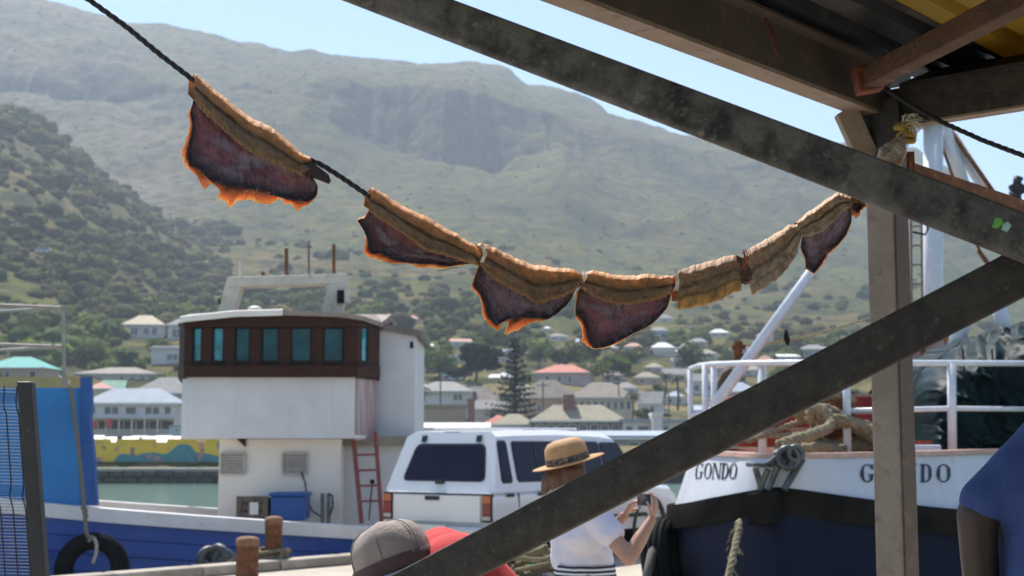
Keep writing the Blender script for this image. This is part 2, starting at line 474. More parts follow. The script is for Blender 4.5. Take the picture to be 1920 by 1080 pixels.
# ------------------------------------------------------------------ shrubs on the slopes (too many to count)
def bush_proto(seed, nq=34):
    r = np.random.RandomState(seed)
    bm = bmesh.new(); bmesh.ops.create_icosphere(bm, subdivisions=2, radius=1.0)
    v = np.array([list(x.co) for x in bm.verts]); t = np.array([[x.index for x in f.verts] for f in bm.faces]); bm.free()
    d = 1+.55*fbm(v[:,0]*1.6+seed*3.1, v[:,1]*1.6+v[:,2]*1.1, 3, seed)
    v = v*d[:,None]*np.array([.9,.9,.62]); v[:,2] = np.maximum(v[:,2]+.25, -.35)
    qv = []; qf = []
    for i in range(nq):
        a = r.uniform(0, 2*math.pi); h = r.uniform(-.1,1); rr = math.sqrt(max(0,1-h*h))
        nrm = np.array([rr*math.cos(a), rr*math.sin(a), h]); c = nrm*r.uniform(.82,1.12)*np.array([.92,.92,.66])+np.array([0,0,.25])
        nn = nrm+r.normal(0,.5,3); nn /= np.linalg.norm(nn); u = np.cross(nn, r.normal(0,1,3)); u /= np.linalg.norm(u); w_ = np.cross(nn,u)
        s_ = r.uniform(.13,.3); base = len(qv)
        qv += [c-u*s_, c-w_*s_*.7, c+u*s_, c+w_*s_*.7]; qf.append([base,base+1,base+2,base+3])
    qv = np.array(qv); allv = np.concatenate([v, qv]); return allv, np.array(qf)+len(v), t
PROTO = [bush_proto(s) for s in range(8)]
def scatter(name, xs, ys, ss, cols, mat, label, hs=None):
    vs=[]; qs=[]; ts=[]; cs=[]; off=0
    z = terr(xs, ys)
    for k in range(len(PROTO)):
        pv, pq, pt = PROTO[k]; idx = np.arange(k, len(xs), len(PROTO))
        if len(idx) == 0: continue
        a = nr.uniform(0, 6.28, len(idx)); c_, s_ = np.cos(a), np.sin(a)
        S = ss[idx]; H = S*(nr.uniform(.8,1.25,len(idx)) if hs is None else hs[idx])
        X = (pv[None,:,0]*c_[:,None]-pv[None,:,1]*s_[:,None])*S[:,None]+xs[idx][:,None]
        Y = (pv[None,:,0]*s_[:,None]+pv[None,:,1]*c_[:,None])*S[:,None]+ys[idx][:,None]
        Z = pv[None,:,2]*H[:,None]+z[idx][:,None]
        m_ = len(pv); vs.append(np.stack([X,Y,Z],-1).reshape(-1,3))
        o_ = off+np.arange(len(idx))*m_
        qs.append((pq[None]+o_[:,None,None]).reshape(-1,4)); ts.append((pt[None]+o_[:,None,None]).reshape(-1,3))
        jit = nr.uniform(.78,1.22,(len(idx),m_,1)); cs.append((cols[idx][:,None,:]*jit).reshape(-1,3)); off += len(idx)*m_
    o = np_mesh(name, np.concatenate(vs), np.concatenate(qs), mat, tris=np.concatenate(ts), colors=np.concatenate(cs))
    return tag(o, label, kind='stuff')
m_bush = M('shrub_leaves', (0,0,0), c2=(.045,.06,.02), scale=.7, lo=.5, hi=.8, rough=.85, attr='Col', spec=.1, leaf=.4)
HOUSES = []

# ------------------------------------------------------------------ town across the harbour
WALL = {'white':((.66,.65,.62),(.58,.57,.54)), 'cream':((.62,.55,.43),(.55,.48,.37)), 'peach':((.58,.42,.32),(.5,.36,.27)), 'pink':((.55,.43,.40),(.48,.37,.35)),
        'grey':((.42,.42,.41),(.36,.36,.35)), 'blue':((.40,.50,.62),(.35,.45,.56)), 'tan':((.42,.35,.26),(.36,.3,.22)), 'dark':((.10,.11,.12),(.07,.08,.09)), 'palegreen':((.5,.56,.5),(.45,.5,.45))}
ROOF = {'grey':((.25,.24,.225),(.19,.18,.17)), 'cream':((.55,.44,.29),(.47,.37,.24)), 'teal':((.12,.42,.36),(.10,.34,.30)), 'brown':((.24,.2,.16),(.18,.15,.12)), 'red':((.50,.16,.10),(.42,.13,.09)),
        'tan':((.32,.28,.19),(.26,.22,.15)), 'white':((.74,.72,.68),(.66,.64,.6)), 'bluegrey':((.33,.38,.43),(.28,.32,.36)), 'green':((.17,.34,.24),(.14,.28,.2)), 'salmon':((.52,.27,.2),(.45,.22,.17))}
m_frame = M('window_frame_paint', (.7,.7,.68), (.6,.6,.58), 3, .5)
m_glass = M('far_window_glass', (.035,.045,.055), (.06,.075,.085), .5, .12, spec=.6)
m_shop = M('shopfront_shade', (.06,.055,.055), (.12,.1,.1), 1.2, .4)
def house(label, px0, px1, yb, ye, yt, wall='white', roof='grey', kind='hip', wins=(), D=None, depth=.75, yaw=0, name='house', extra=None, chim=None):
    pc = (px0+px1)/2
    D = D or groundD(pc, yb)
    b0 = P(pc, yb, D); w = (px1-px0)/F*D*1.0; h = (yb-ye)/F*D*1.01; ht = (yb-yt)/F*D*1.01
    dep = max(w*depth, 4.0); HOUSES.append((px0, px1, D, dep))
    t = thing(name, label, 'house' if name == 'house' else name.replace('_',' '), (b0.x, b0.y, b0.z), math.radians(yaw), 'houses of the harbour town')
    mw_ = M('wall_'+wall, WALL[wall][0], WALL[wall][1], .45, .85, bump=.1, bscale=4, c3=tuple(x*.78 for x in WALL[wall][1]), s3=.9, lo3=.6, hi3=.8)
    mr_ = M('roof_'+roof, ROOF[roof][0], ROOF[roof][1], .6, .8, bump=.3, bscale=3, c3=tuple(x*.7 for x in ROOF[roof][1]), s3=1.6, lo3=.58, hi3=.78)
    a = MB(); a.box2((-w/2,0,-3),(w/2,dep,h)); a.build('wall', mw_, t, world=False)
    ov = min(.5, w*.05); rt = max(ht-h, .25); ex0,ex1,ey0,ey1 = -w/2-ov, w/2+ov, -ov, dep+ov
    r = MB()
    if kind == 'hip':
        k = min(w, dep)*.46; 
        if w >= dep: rp = [(-w/2+k, dep/2, h+rt),(w/2-k, dep/2, h+rt)]
        else: rp = [(-.05*w, dep/2, h+rt),(.05*w, dep/2, h+rt)]
        r.add([(ex0,ey0,h),(ex1,ey0,h),(ex1,ey1,h),(ex0,ey1,h)]+rp, [(0,1,5,4),(1,2,5),(2,3,4,5),(3,0,4),(3,2,1,0)])
    elif kind == 'gable':
        r.add([(ex0,ey0,h),(ex1,ey0,h),(ex1,ey1,h),(ex0,ey1,h),(ex0,dep/2,h+rt),(ex1,dep/2,h+rt)], [(0,1,5,4),(1,2,5),(2,3,4,5),(3,0,4),(3,2,1,0)])
    elif kind == 'gablex':
        r.add([(ex0,ey0,h),(ex1,ey0,h),(ex1,ey1,h),(ex0,ey1,h),(0,ey0,h+rt),(0,ey1,h+rt)], [(0,1,4),(1,2,5,4),(2,3,5),(3,0,4,5),(3,2,1,0)])
    elif kind == 'shed':
        r.add([(ex0,ey0,h),(ex1,ey0,h),(ex1,ey1,h+rt),(ex0,ey1,h+rt),(ex0,ey0,h+.25),(ex1,ey0,h+.25),(ex1,ey1,h+rt+.25),(ex0,ey1,h+rt+.25)], [(3,2,1,0),(4,5,6,7),(0,1,5,4),(1,2,6,5),(2,3,7,6),(3,0,4,7)])
    else:
        r.box2((ex0,ey0,h),(ex1,ey1,h+rt))
    ro = r.build('roof', mr_, t, world=False)
    if kind != 'flat':
        g_ = MB(); g_.box2((ex0,ey0-.12,h-.16),(ex1,ey0-.002,h+.06)); g_.build('gutter', m_frame, ro, world=False)
    for (u0,u1,v0,v1) in wins:
        x0 = -w/2+u0*w; x1 = -w/2+u1*w; z0 = v0*h; z1 = v1*h
        f = MB(); fw = min(.12, (x1-x0)*.12)
        f.box2((x0,-.10,z0),(x1,-.003,z0+fw)); f.box2((x0,-.10,z1-fw),(x1,-.003,z1)); f.box2((x0,-.10,z0+fw),(x0+fw,-.003,z1-fw)); f.box2((x1-fw,-.10,z0+fw),(x1,-.003,z1-fw))
        if x1-x0 > 1.6: f.box2(((x0+x1)/2-fw/2,-.10,z0+fw),((x0+x1)/2+fw/2,-.003,z1-fw))
        wo_ = f.build('window', m_frame, t, world=False)
        g = MB(); g.box2((x0+fw,-.05,z0+fw),(x1-fw,-.004,z1-fw)); g.build('pane', m_glass, wo_, world=False)
    if chim:
        cu, cw, ch = chim; c_ = MB(); c_.box2((-w/2+cu*w-cw/2, dep*.3, h), (-w/2+cu*w+cw/2, dep*.3+cw, h+ch)); c_.build('chimney', M('chimney_brick', (.28,.15,.11), (.2,.11,.08), 2, .9), ro, world=False)
    return t, w, h, dep
W3 = [(.08,.26,.3,.75),(.4,.58,.3,.75),(.72,.9,.3,.75)]; W2 = [(.15,.38,.3,.78),(.6,.85,.3,.78)]; W1 = [(.35,.65,.3,.8)]
house('white house with pale cream pyramid roof among the shrubs', 230,306,634,609,589,'white','cream','hip',[(.2,.38,.25,.8),(.5,.66,.25,.8),(.7,.85,.25,.8)], yaw=6)
house('white house with grey hip roof right of the cream roofed one', 312,400,636,609,585,'white','grey','hip',[(.1,.3,.1,.75),(.5,.7,.1,.7)], yaw=-8)
house('white flat roofed house half hidden left of the wheelhouse', 284,350,682,653,648,'white','palegreen' if 0 else 'grey','shed',[(.42,.75,.2,.65)], yaw=5)
house('peach house with turquoise roof behind the blue bow', -34,80,716,690,667,'peach','teal','hip',[(.1,.2,.3,.75),(.36,.46,.3,.75),(.78,.9,.3,.8)], yaw=-4)
house('low house with plain white roof beside the turquoise roof', 82,112,716,708,696,'grey','white','hip',(), yaw=10)
house('long low house with brown grey roof above the commercial block', 140,292,716,701,686,'white','brown','hip',[(.55,.6,.2,.7),(.68,.74,.2,.7),(.8,.86,.2,.7),(.9,.95,.2,.7)], yaw=2)
house('white cottage with wide dark grey roof behind the wheelhouse', 244,352,752,738,706,'white','grey','hip',[(.6,.7,.2,.7)], yaw=-10)
house('house with faded salmon roof next to the blue bulwark', 160,205,736,729,716,'cream','salmon','hip',(), yaw=0, D=212)
house('house with green roof behind the white commercial block', 190,232,738,729,712,'cream','green','gable',(), yaw=8, D=222)
t, w, h, dp = house('two storey white commercial block with row of upper windows over shopfronts', 160,326,809,757,728,'white','bluegrey','hip',
      [(.03,.12,.58,.9),(.2,.38,.58,.9),(.44,.58,.58,.9),(.66,.84,.58,.9),(.88,.97,.58,.9)], D=168, depth=.5, name='building')
t['category'] = 'building'
for i in range(7):
    u = -w/2+w*(i+.08)/7
    s_ = MB(); s_.box2((u,-.06,.3),(u+w/7*.84,-.004,h*.36)); s_.build('shopfront', m_shop, t, world=False)
    s_ = MB(); s_.box2((u-w*.014,-2.2,-.2),(u-w*.014+.16,-2.04,h*.43)); s_.build('veranda_post', m_frame, t, world=False)
s_ = MB(); s_.box2((-w/2,-2.4,h*.43),(w/2,-.005,h*.47)); s_.build('veranda_roof', M('veranda_tin', (.5,.5,.5),(.42,.42,.42),2,.6), t, world=False)
for k, u in enumerate((.08,.13,.3)):
    s_ = MB(); s_.box2((-w/2+u*w,-2.6,h*.15),(-w/2+u*w+.7,-2.5,h*(.36 if k < 2 else .45))); s_.build('banner', M('banner_red', (.5,.06,.07),(.45,.1,.1),3,.7), t, world=False)
house('small pale blue kiosk beside the far parked cars', 318,345,813,802,799,'blue','bluegrey','flat',W1, D=160, name='kiosk')
# middle part
house('small pale blue house just right of the wheelhouse top', 776,812,672,652,644,'blue','white','shed',W2, yaw=8)
house('pale green walled garden house left of the dark pine', 822,862,681,669,665,'palegreen','white','flat',(), yaw=0)
house('low white house between the two dark pines', 914,960,674,660,654,'white','bluegrey','shed',[(.5,.9,.2,.7)], yaw=-6)
house('house with wide pale grey roof and blue window panel', 772,882,762,734,714,'white','grey','hip',[(.70,.88,.35,.85)], yaw=-6, D=226)
house('dark grey roofed house behind the norfolk pine', 858,945,764,752,724,'grey','brown','hip',(), yaw=12, D=228)
house('tan walled yard building behind the ute roof', 778,872,792,764,759,'tan','tan','flat',(), D=192, depth=.3)
house('white house with grey roof at foot of the norfolk pine', 888,952,790,768,750,'white','grey','gable',[(.45,.62,.2,.8)], yaw=5, D=198)
house('white domed roof pavilion in the norfolk pine shade', 940,966,716,708,696,'white','white','hip',(), yaw=20)
house('small white shed roof left of the pavilion', 914,934,714,709,701,'white','white','gable',(), yaw=-20)
house('pink walled house with bright red tile roof', 1000,1104,722,699,682,'pink','red','hip',[(.2,.3,.3,.8),(.42,.52,.2,.75),(.62,.7,.2,.75)], yaw=-10)
house('big peach building with broad tan grey roof', 982,1082,788,746,712,'peach','brown','hip',[(.25,.33,.35,.7),(.5,.58,.35,.7),(.72,.8,.35,.7)], yaw=6, D=222, name='house')
house('long pale building with a row of many windows', 1070,1188,788,746,716,'cream','brown','hip',[(.04+.105*i,.12+.105*i,.45,.85) for i in range(9)]+[(.1,.2,.05,.3),(.45,.55,.05,.3)], yaw=-3, D=214)
t, w, h, dp = house('waterfront restaurant with tan hip roof and dark glass front', 1000,1170,818,790,759,'dark','tan','hip',[(.02+.12*i,.12+.12*i,.12,.82) for i in range(8)], D=172, depth=.5, chim=(.4,1.4,3.2))
house('low tan roofed building left of the glass fronted restaurant', 925,1003,818,797,776,'grey','tan','hip',[(.55,.9,.15,.8)], D=176, depth=.6)
house('low red roofed kiosk behind the vehicle roof', 908,962,808,794,778,'peach','red','hip',(), D=184, name='kiosk')
house('salmon awning shelter directly above the vehicle roof', 935,1008,824,816,807,'grey','salmon','hip',(), D=160, name='kiosk')
house('narrow white cottage with grey gable roof by the round tree', 1196,1240,780,757,734,'white','grey','gable',[(.55,.7,.3,.8)], yaw=-14)
house('white flat roofed harbour office with dark windows', 1168,1300,820,792,786,'white','bluegrey','flat',[(.03,.15,.25,.8),(.2,.38,.25,.8),(.5,.66,.25,.8),(.74,.9,.25,.8)], D=170, depth=.4)
house('white square turret beside the harbour office', 1224,1243,820,780,774,'white','white','flat',(), D=168, depth=1, name='tower')
house('bright white roofed villa with wide white terrace', 1222,1268,662,652,641,'white','white','hip',(), yaw=4)
house('white terrace wall below the bright roofed villa', 1208,1284,667,660,658,'white','white','flat',(), yaw=4, D=groundD(1245,668)-9, depth=.1, name='wall')
house('pale blue house above the bright white villa', 1214,1254,640,620,612,'blue','grey','hip',W2, yaw=-6)
house('white gabled house framed by the boat railing', 1292,1345,742,715,700,'white','grey','gable',W2, yaw=4)
house('grey house with long roof behind the boat railing', 1345,1420,764,735,716,'grey','bluegrey','hip',W3, yaw=-7)
house('peach roofed house behind the forestay', 1418,1458,690,680,666,'white','salmon','hip',W1, yaw=0)
house('small bright white house right of the forestay', 1456,1500,682,670,664,'blue','white','shed',W2, yaw=5)
house('pale pink house high on the right slope', 1376,1412,668,655,646,'pink','grey','hip',W2, yaw=12)
house('white cottage uppermost on the right slope', 1418,1450,640,629,621,'white','salmon','hip',W1, yaw=-12)
house('small grey house behind the diagonal brace', 1500,1560,672,655,645,'grey','grey','hip',W2, yaw=3)
house('pinkish cottage above the wheelhouse roof corner', 764,786,606,598,590,'pink','salmon','hip',(), yaw=6)
house('white cottage alone on the slope under the third fish', 1018,1034,622,616,611,'white','white','hip',(), yaw=0)
house('grey villa under the fourth fish', 1232,1262,606,597,588,'white','grey','hip',W1, yaw=0)
house('cream cottage low on the far right slope', 1246,1292,716,702,690,'cream','grey','gable',W2, yaw=8)
house('grey tin harbour shed behind the vehicle bonnet', 1100,1270,850,822,812,'grey','bluegrey','shed',[(.45,.58,.2,.8),(.7,.86,.2,.8)], D=150, depth=.25, name='shed')
house('long low tin roof beside the wheelhouse block', 772,912,822,806,796,'grey','white','shed',(), D=165, depth=.25, name='shed')
for px0, px1, yb, ye, w_, r_, lab in ((1590,1640,700,680,'white','grey','white house seen behind the steel post'),(1500,1580,735,712,'white','salmon','salmon roofed house behind the heap of rope'),
        (1400,1470,790,770,'cream','grey','cream house low behind the red hatch'),(1270,1300,668,658,'grey','white','small white roofed house near the railing end')):
    house(lab, px0, px1, yb, ye, ye-14, w_, r_, 'hip', W2, yaw=rng.uniform(-10,10))
for (x0,x1,yb,ye,yt,wl_,rf_,kd_,lab) in ((826,868,716,702,692,'white','grey','hip','grey roofed cottage directly below the broad dark pine'),(1106,1150,702,690,680,'cream','brown','gable','cream cottage right of the red tile roof'),
        (1150,1196,742,728,716,'white','grey','hip','white cottage above the long many windowed building'),(1192,1238,722,708,697,'peach','tan','hip','peach cottage above the narrow white cottage'),(1110,1160,662,652,644,'white','bluegrey','hip','white villa on the slope between third and fourth fish'),
        (985,1020,672,662,654,'pink','grey','hip','pink cottage above and left of the red tile roof'),(1300,1345,676,663,654,'white','tan','hip','white house above the railing corner'),(846,884,650,641,634,'white','salmon','gable','salmon gabled cottage above the broad pine'),
        (1338,1372,702,690,680,'cream','salmon','hip','cream cottage with salmon roof beside the windlass'),(960,998,742,728,716,'cream','tan','hip','cream cottage right behind the norfolk pine'),(1160,1200,682,672,664,'blue','white','shed','pale blue cottage below the bright white villa'),
        (1246,1284,760,744,733,'white','bluegrey','hip','white house left of the rail corner post'),(1040,1078,668,658,650,'white','grey','gable','white gabled cottage uphill of the red tile roof')):
    house(lab, x0, x1, yb, ye, yt, wl_, rf_, kd_, W2, yaw=rng.uniform(-12,12))
for (x0,x1,yb,ye,yt,wl_,rf_,kd_,lab) in ((792,830,704,692,682,'cream','brown','hip','small cream cottage beside the wheelhouse side wall'),(868,912,744,728,716,'white','tan','hip','white cottage with tan roof left of the norfolk pine trunk'),
        (1030,1066,640,631,624,'white','grey','hip','white villa highest of those under the third fish'),(1080,1112,650,641,634,'cream','bluegrey','gable','cream villa in the trees below the gap between two fish'),(1170,1206,660,650,642,'white','salmon','hip','white villa with salmon roof beneath the fourth fish tip'),
        (1262,1300,690,679,670,'white','grey','gable','white gabled house just left of the upper rail corner'),(1290,1326,650,641,633,'peach','grey','hip','peach villa high above the trawler rail'),(1330,1368,632,624,616,'white','white','hip','small white villa highest near the forestay'),
        (1206,1244,700,689,680,'cream','tan','hip','cream house midway up the slope below the white villa'),(1128,1166,716,704,695,'white','brown','gable','white gabled house between red tile roof and narrow cottage'),(896,930,690,680,672,'cream','grey','hip','cream cottage between the two pines'),
        (780,812,742,729,719,'white','salmon','hip','white cottage with salmon roof against the wheelhouse edge'),(1300,1340,790,772,762,'white','bluegrey','shed','white boat shed behind the lower rail'),(1392,1432,706,694,684,'white','tan','hip','white cottage with tan roof behind the forestay foot'),
        (1460,1500,708,697,688,'cream','grey','hip','cream cottage right of the forestay'),(1510,1556,704,692,682,'white','brown','gable','white gabled cottage seen above the diagonal brace')):
    house(lab, x0, x1, yb, ye, yt, wl_, rf_, kd_, W2 if (x1-x0) > 34 else W1, yaw=rng.uniform(-14,14))
for k,(px,yb,yt,lab) in enumerate(((826,780,700,'utility pole nearest the wheelhouse'),(1018,800,716,'utility pole in front of the peach building'),(1160,790,706,'utility pole beside the long many windowed building'),(1254,810,738,'utility pole behind the white turret'),(1318,770,690,'utility pole seen through the trawler rail'))):
    D_ = 200+7*k; a_ = P(px,yb,D_); b_ = P(px,yt,D_); up_ = thing('utility_pole', lab, 'pole', tuple(a_), 0, 'utility poles in the town')
    q_ = MB(); q_.tube([a_-V(0,0,1),b_], .11, 6); q_.build('pole', M('pole_timber',(.16,.12,.09),(.11,.085,.06),4,.9), up_)
    q_ = MB(); q_.box(b_-V(0,0,.5), (1.8,.12,.12)); q_.build('crossarm', MATS['pole_timber'], up_)
# brick chimney stack
cs = thing('chimney_stack', 'rust brown brick chimney stack above the vehicle roof', 'chimney', tuple(P(884,800,186)))
c_ = MB(); a = P(877,800,186); b_ = P(890,752,186); c_.box2((a.x,186,a.z-2),(b_.x,186.9,b_.z)); c_.build('shaft', M('chimney_brick', (.28,.15,.11),(.2,.11,.08),2,.9), cs)
c_ = MB(); c_.box2((a.x-.1,185.9,b_.z),(b_.x+.1,187,b_.z+.35)); c_.build('cap', M('chimney_brick', (0,0,0)), cs)
# parked cars on the far promenade
cc = {'white':(.46,.46,.46),'silver':(.24,.25,.27),'dark':(.05,.055,.07),'blue':(.08,.15,.32),'red':(.4,.05,.05)}
def far_car(px, py, D, col, label, yaw=0, s=1.0, group='cars parked along the far promenade'):
    p = P(px, py, D); t = thing('parked_car', label, 'car', tuple(p), yaw, group)
    prof = [(-2.1,.25),(2.1,.25),(2.15,.7),(1.3,.85),(.7,1.4),(-1.1,1.42),(-1.9,.9),(-2.15,.8)]
    b_ = MB(); b_.prism([(x*s,-.8*s,z*s) for x,z in prof],(0,0,0),(0,1.6*s,0)); b_.build('body', M('car_'+col, cc[col], rough=.45), t, world=False)
    g_ = MB(); g_.prism([(x*s,-.82*s,z*s) for x,z in [(1.05,.92),(.62,1.32),(-1.0,1.34),(-1.5,.95)]],(0,0,0),(0,1.64*s,0)); g_.build('window', m_glass, t, world=False)
    for x in (-1.3,1.3):
        for yv in (-.72,.72):
            wv = MB(); wv.lathe([(.02,-.1),(.31,-.1),(.31,.1),(.02,.1)], (x*s,yv*s,.31*s), 12, Matrix.Rotation(math.pi/2,3,'X')); wv.build('wheel', M('tyre_rubber',(.010,.010,.011),(.018,.018,.018),20,.9,spec=.1), t, world=False)
    return t
for i,(px,col,lab) in enumerate(((182,'white','white car nearest the blue bulwark on the far promenade'),(205,'silver','silver car third in the far promenade row behind white and dark'),(228,'dark','dark car in the left half of the far promenade row'),(250,'white','white car in the middle of the far promenade row'),
        (270,'silver','silver car right of the middle white one on the far promenade'),(290,'blue','blue car in the far promenade row'),(308,'white','white car between the blue and the red one on the promenade'),(328,'red','red car at the right end of the promenade row'))):
    far_car(px, 845+rng.uniform(-1.5,1.5), 143+rng.uniform(-1,2), col, lab, rng.choice([1.4,1.6,1.75,.1]))
D_ = groundD(86,478); far_car(86,477,D_,'white','white van like vehicle on the hillside road at left', 0.05, 1.5, 'vehicles on the hillside road')

# ------------------------------------------------------------------ shrubs
NB = 9500
yy = np.sqrt(nr.uniform(172**2, 760**2, NB*2)); xx = nr.uniform(-.47,.45, NB*2)*yy
pxb = 960+F*xx/yy
dens = np.clip(fbm(xx*.03, yy*.03, 3, 51)*1.3+.72, .12, 1)*np.where(pxb < 620, 1, .8)
dens = np.where((yy < 225) & (pxb > 120), dens*.22, dens)
dens = np.where((yy < 330) & (pxb > 740), dens*.42, dens)
dens = dens*np.where(pxb > 430, np.clip((540-yy)/210, .07, 1), 1)
dens = np.where((pxb < 560) & (yy > 620), dens*.5, dens)
hp_ = np.ones(NB*2, bool)
for (h0, h1, hD, hd) in HOUSES:      # gardens: nothing tall right in front of or inside a house
    hp_ &= ~((pxb > h0-5) & (pxb < h1+5) & (yy > hD-min(34, hD*.12)) & (yy < hD+hd))
keep = (nr.uniform(0,1,NB*2) < dens) & hp_; xx, yy = xx[keep][:NB], yy[keep][:NB]; pxb = 960+F*xx/yy
nb = len(xx)
pal = np.array([[.070,.095,.028],[.095,.122,.034],[.055,.075,.025],[.115,.125,.048],[.082,.09,.036],[.13,.118,.058]])
ci = pal[nr.randint(0, 6, nb)]; low = (yy < 360)[:,None]
ci = np.where(low, ci*np.array([1.15,1.3,.95]), ci*np.array([1.05,.98,.8]))
ssz = nr.lognormal(.55,.5,nb)*np.where(yy < 330, 1.0, 1.0); ssz = np.clip(np.where((yy < 330) & (pxb > 740), ssz*.62, ssz), .7, 5.2)
scatter('hillside_shrubs', xx, yy, ssz, ci, m_bush, 'green and olive shrubs covering the lower hillsides')
# low scrub and rocks further up the mountain
NM = 2600
ym = np.sqrt(nr.uniform(740**2, 1440**2, NM)); xm = nr.uniform(-.46,.4,NM)*ym
scatter('mountain_scrub', xm, ym, np.clip(nr.lognormal(-.05,.4,NM),.4,1.7), np.array([[.085,.095,.028]])*nr.uniform(.8,1.3,(NM,1)), m_bush, 'low scrub dotted over the mountain slope', hs=nr.uniform(.35,.6,NM))

# ------------------------------------------------------------------ trees of the town
m_bark = M('tree_bark', (.11,.085,.06),(.07,.055,.04),3,.9,bump=.5,bscale=8)
def leafmat(nm, c): return M(nm, c, tuple(x*.55 for x in c), 1.3, .8, lo=.4, hi=.65, spec=.15, leaf=.35, c3=tuple(min(1,x*1.5) for x in c), s3=4, lo3=.6, hi3=.75)
L_OL = leafmat('leaves_olive',(.085,.10,.035)); L_DK = leafmat('leaves_dark_pine',(.028,.042,.024)); L_GR = leafmat('leaves_fresh',(.10,.135,.035)); L_PA = leafmat('palm_fronds',(.085,.095,.04))
def quads_obj(name, cs, us, ws, mat, parent):
    v = np.stack([cs-us, cs-ws, cs+us, cs+ws], 1).reshape(-1,3); q = np.arange(len(v)).reshape(-1,4)
    return np_mesh(name, v, q, mat, parent)
def rand_leaves(c, s, r):
    nn = r.normal(0,1,c.shape); nn /= np.linalg.norm(nn,axis=1)[:,None]; q = r.normal(0,1,c.shape); u = np.cross(nn,q); u /= np.linalg.norm(u,axis=1)[:,None]; w = np.cross(nn,u)
    return u*s[:,None], w*s[:,None]*.6
def tree(px, yb, yt, wpx, label, kind='round', mat=None, D=None, n=1500, seed=0, name='tree'):
    D = D or groundD(px, yb); r = np.random.RandomState(seed+int(px))
    p = P(px, yb, D); H = (yb-yt)/F*D; R = wpx/2/F*D
    t = thing(name, label, 'tree', (p.x,p.y,p.z-.3), 0, 'trees of the harbour town')
    tr = MB()
    if kind == 'norfolk':
        tr.tube([(0,0,-1),(0,0,H*.5),(0,0,H*.98)], [.022*H,.015*H,.004*H], 8)
        cs=[]; ss=[]
        nt = 15
        for i in range(nt):
            z = H*(.06+.9*i/(nt-1)); br = R*(1-.86*(i/(nt-1))**1.15)*r.uniform(.85,1.1); nb_ = 7
            a0 = r.uniform(0,6.28)
            for k in range(nb_):
                a = a0+k*6.283/nb_+r.normal(0,.12); L = br*r.uniform(.8,1.12)
                tr.tube([(0,0,z),(math.cos(a)*L*.6,math.sin(a)*L*.6,z+.02*H),(math.cos(a)*L,math.sin(a)*L,z+.05*H)], [.006*H,.004*H,.001*H], 4)
                m_ = int(26*(.4+L/R)); tt = r.uniform(.12,1,m_)
                c = np.stack([np.cos(a)*L*tt, np.sin(a)*L*tt, z+.05*H*tt**1.5-.01*H], -1)+r.normal(0,1,(m_,3))*np.array([.045,.045,.018])*H*.55
                cs.append(c); ss.append(r.uniform(.012,.022,m_)*H)
        c = np.concatenate(cs); s = np.concatenate(ss); u, w = rand_leaves(c, s, r)
        tr.build('trunk', m_bark, t, world=False); quads_obj('crown', c, u, w, mat or L_DK, t)
    elif kind == 'palm':
        tr.tube([(0,0,-1),(.03*H,0,H*.4),(0,0,H*.78)], [.035*H,.028*H,.026*H], 8)
        tr.build('trunk', m_bark, t, world=False)
        for k in range(22):
            a = k*2.399; el = r.uniform(-.5,1.1); L = R*r.uniform(.85,1.1); pts = []
            for i in range(7):
                q = i/6; pts.append(Vector((math.cos(a)*L*q*math.cos(el*(1-q*.6)), math.sin(a)*L*q*math.cos(el*(1-q*.6)), H*.8+L*(q*math.sin(el)-.75*q*q))))
            f = MB(); wv = R*.13; sd = Vector((-math.sin(a),math.cos(a),0))
            for i in range(6):
                w0 = wv*math.sin(math.pi*(i/6*.9+.08)); w1 = wv*math.sin(math.pi*((i+1)/6*.9+.08)); dz = Vector((0,0,-.05*R))
                f.add([pts[i],pts[i+1],pts[i+1]+sd*w1+dz,pts[i]+sd*w0+dz],[(0,1,2,3)]); f.add([pts[i],pts[i+1],pts[i+1]-sd*w1+dz,pts[i]-sd*w0+dz],[(0,1,2,3)])
            f.build('frond', mat or L_PA, t, world=False)
    else:
        th = .35*H if kind == 'round' else .45*H
        tr.tube([(0,0,-1),(.02*H,.01*H,th*.6),(0,0,th*1.4)], [.04*H,.03*H,.02*H], 8)
        blobs = []
        for k in range(9 if kind == 'round' else 13):
            a = r.uniform(0,6.28); q = r.uniform(.15,.72)
            if kind == 'round': c = np.array([math.cos(a)*R*q, math.sin(a)*R*q, H*r.uniform(.4,.82)]); s = R*r.uniform(.3,.5)
            else: c = np.array([math.cos(a)*R*q, math.sin(a)*R*q, H*r.uniform(.3,.86)]); s = R*r.uniform(.22,.36)
            blobs.append((c,s)); tr.tube([(0,0,th*.8),Vector(c)*.6+Vector((0,0,th*.3)),tuple(c)], [.016*H,.01*H,.004*H], 5)
        tr.build('trunk', m_bark, t, world=False)
        cs=[]; ss=[]
        for c,s in blobs:
            m_ = n//len(blobs); d = r.normal(0,1,(m_,3)); d /= np.linalg.norm(d,axis=1)[:,None]
            cs.append(c+d*s*(r.uniform(.25,1.0,m_)**.4)[:,None]*np.array([1.1,1.1,.72 if kind=='round' else .5])); ss.append(r.uniform(.045,.10,m_)*R)
        c = np.concatenate(cs); s = np.concatenate(ss); u, w = rand_leaves(c, s, r); quads_obj('crown', c, u, w, mat or L_OL, t)
    return t
tree(965,790,630,92,'tall dark norfolk pine with tiered branches in the town centre','norfolk',D=196,name='norfolk_pine')
tree(892,722,641,112,'broad dark pine left of the norfolk pine','flat',L_DK,n=3200,D=262,name='pine_tree')
tree(790,772,714,40,'small palm at the wheelhouse wall edge','palm',D=200,name='palm_tree')
tree(1186,782,724,34,'shaggy round palm between the long building and cottage','palm',D=205,name='palm_tree')
tree(1270,770,688,30,'tall thin palm left of the boat railing','palm',name='palm_tree')
tree(1248,742,690,28,'slim palm above the white turret','palm',name='palm_tree')
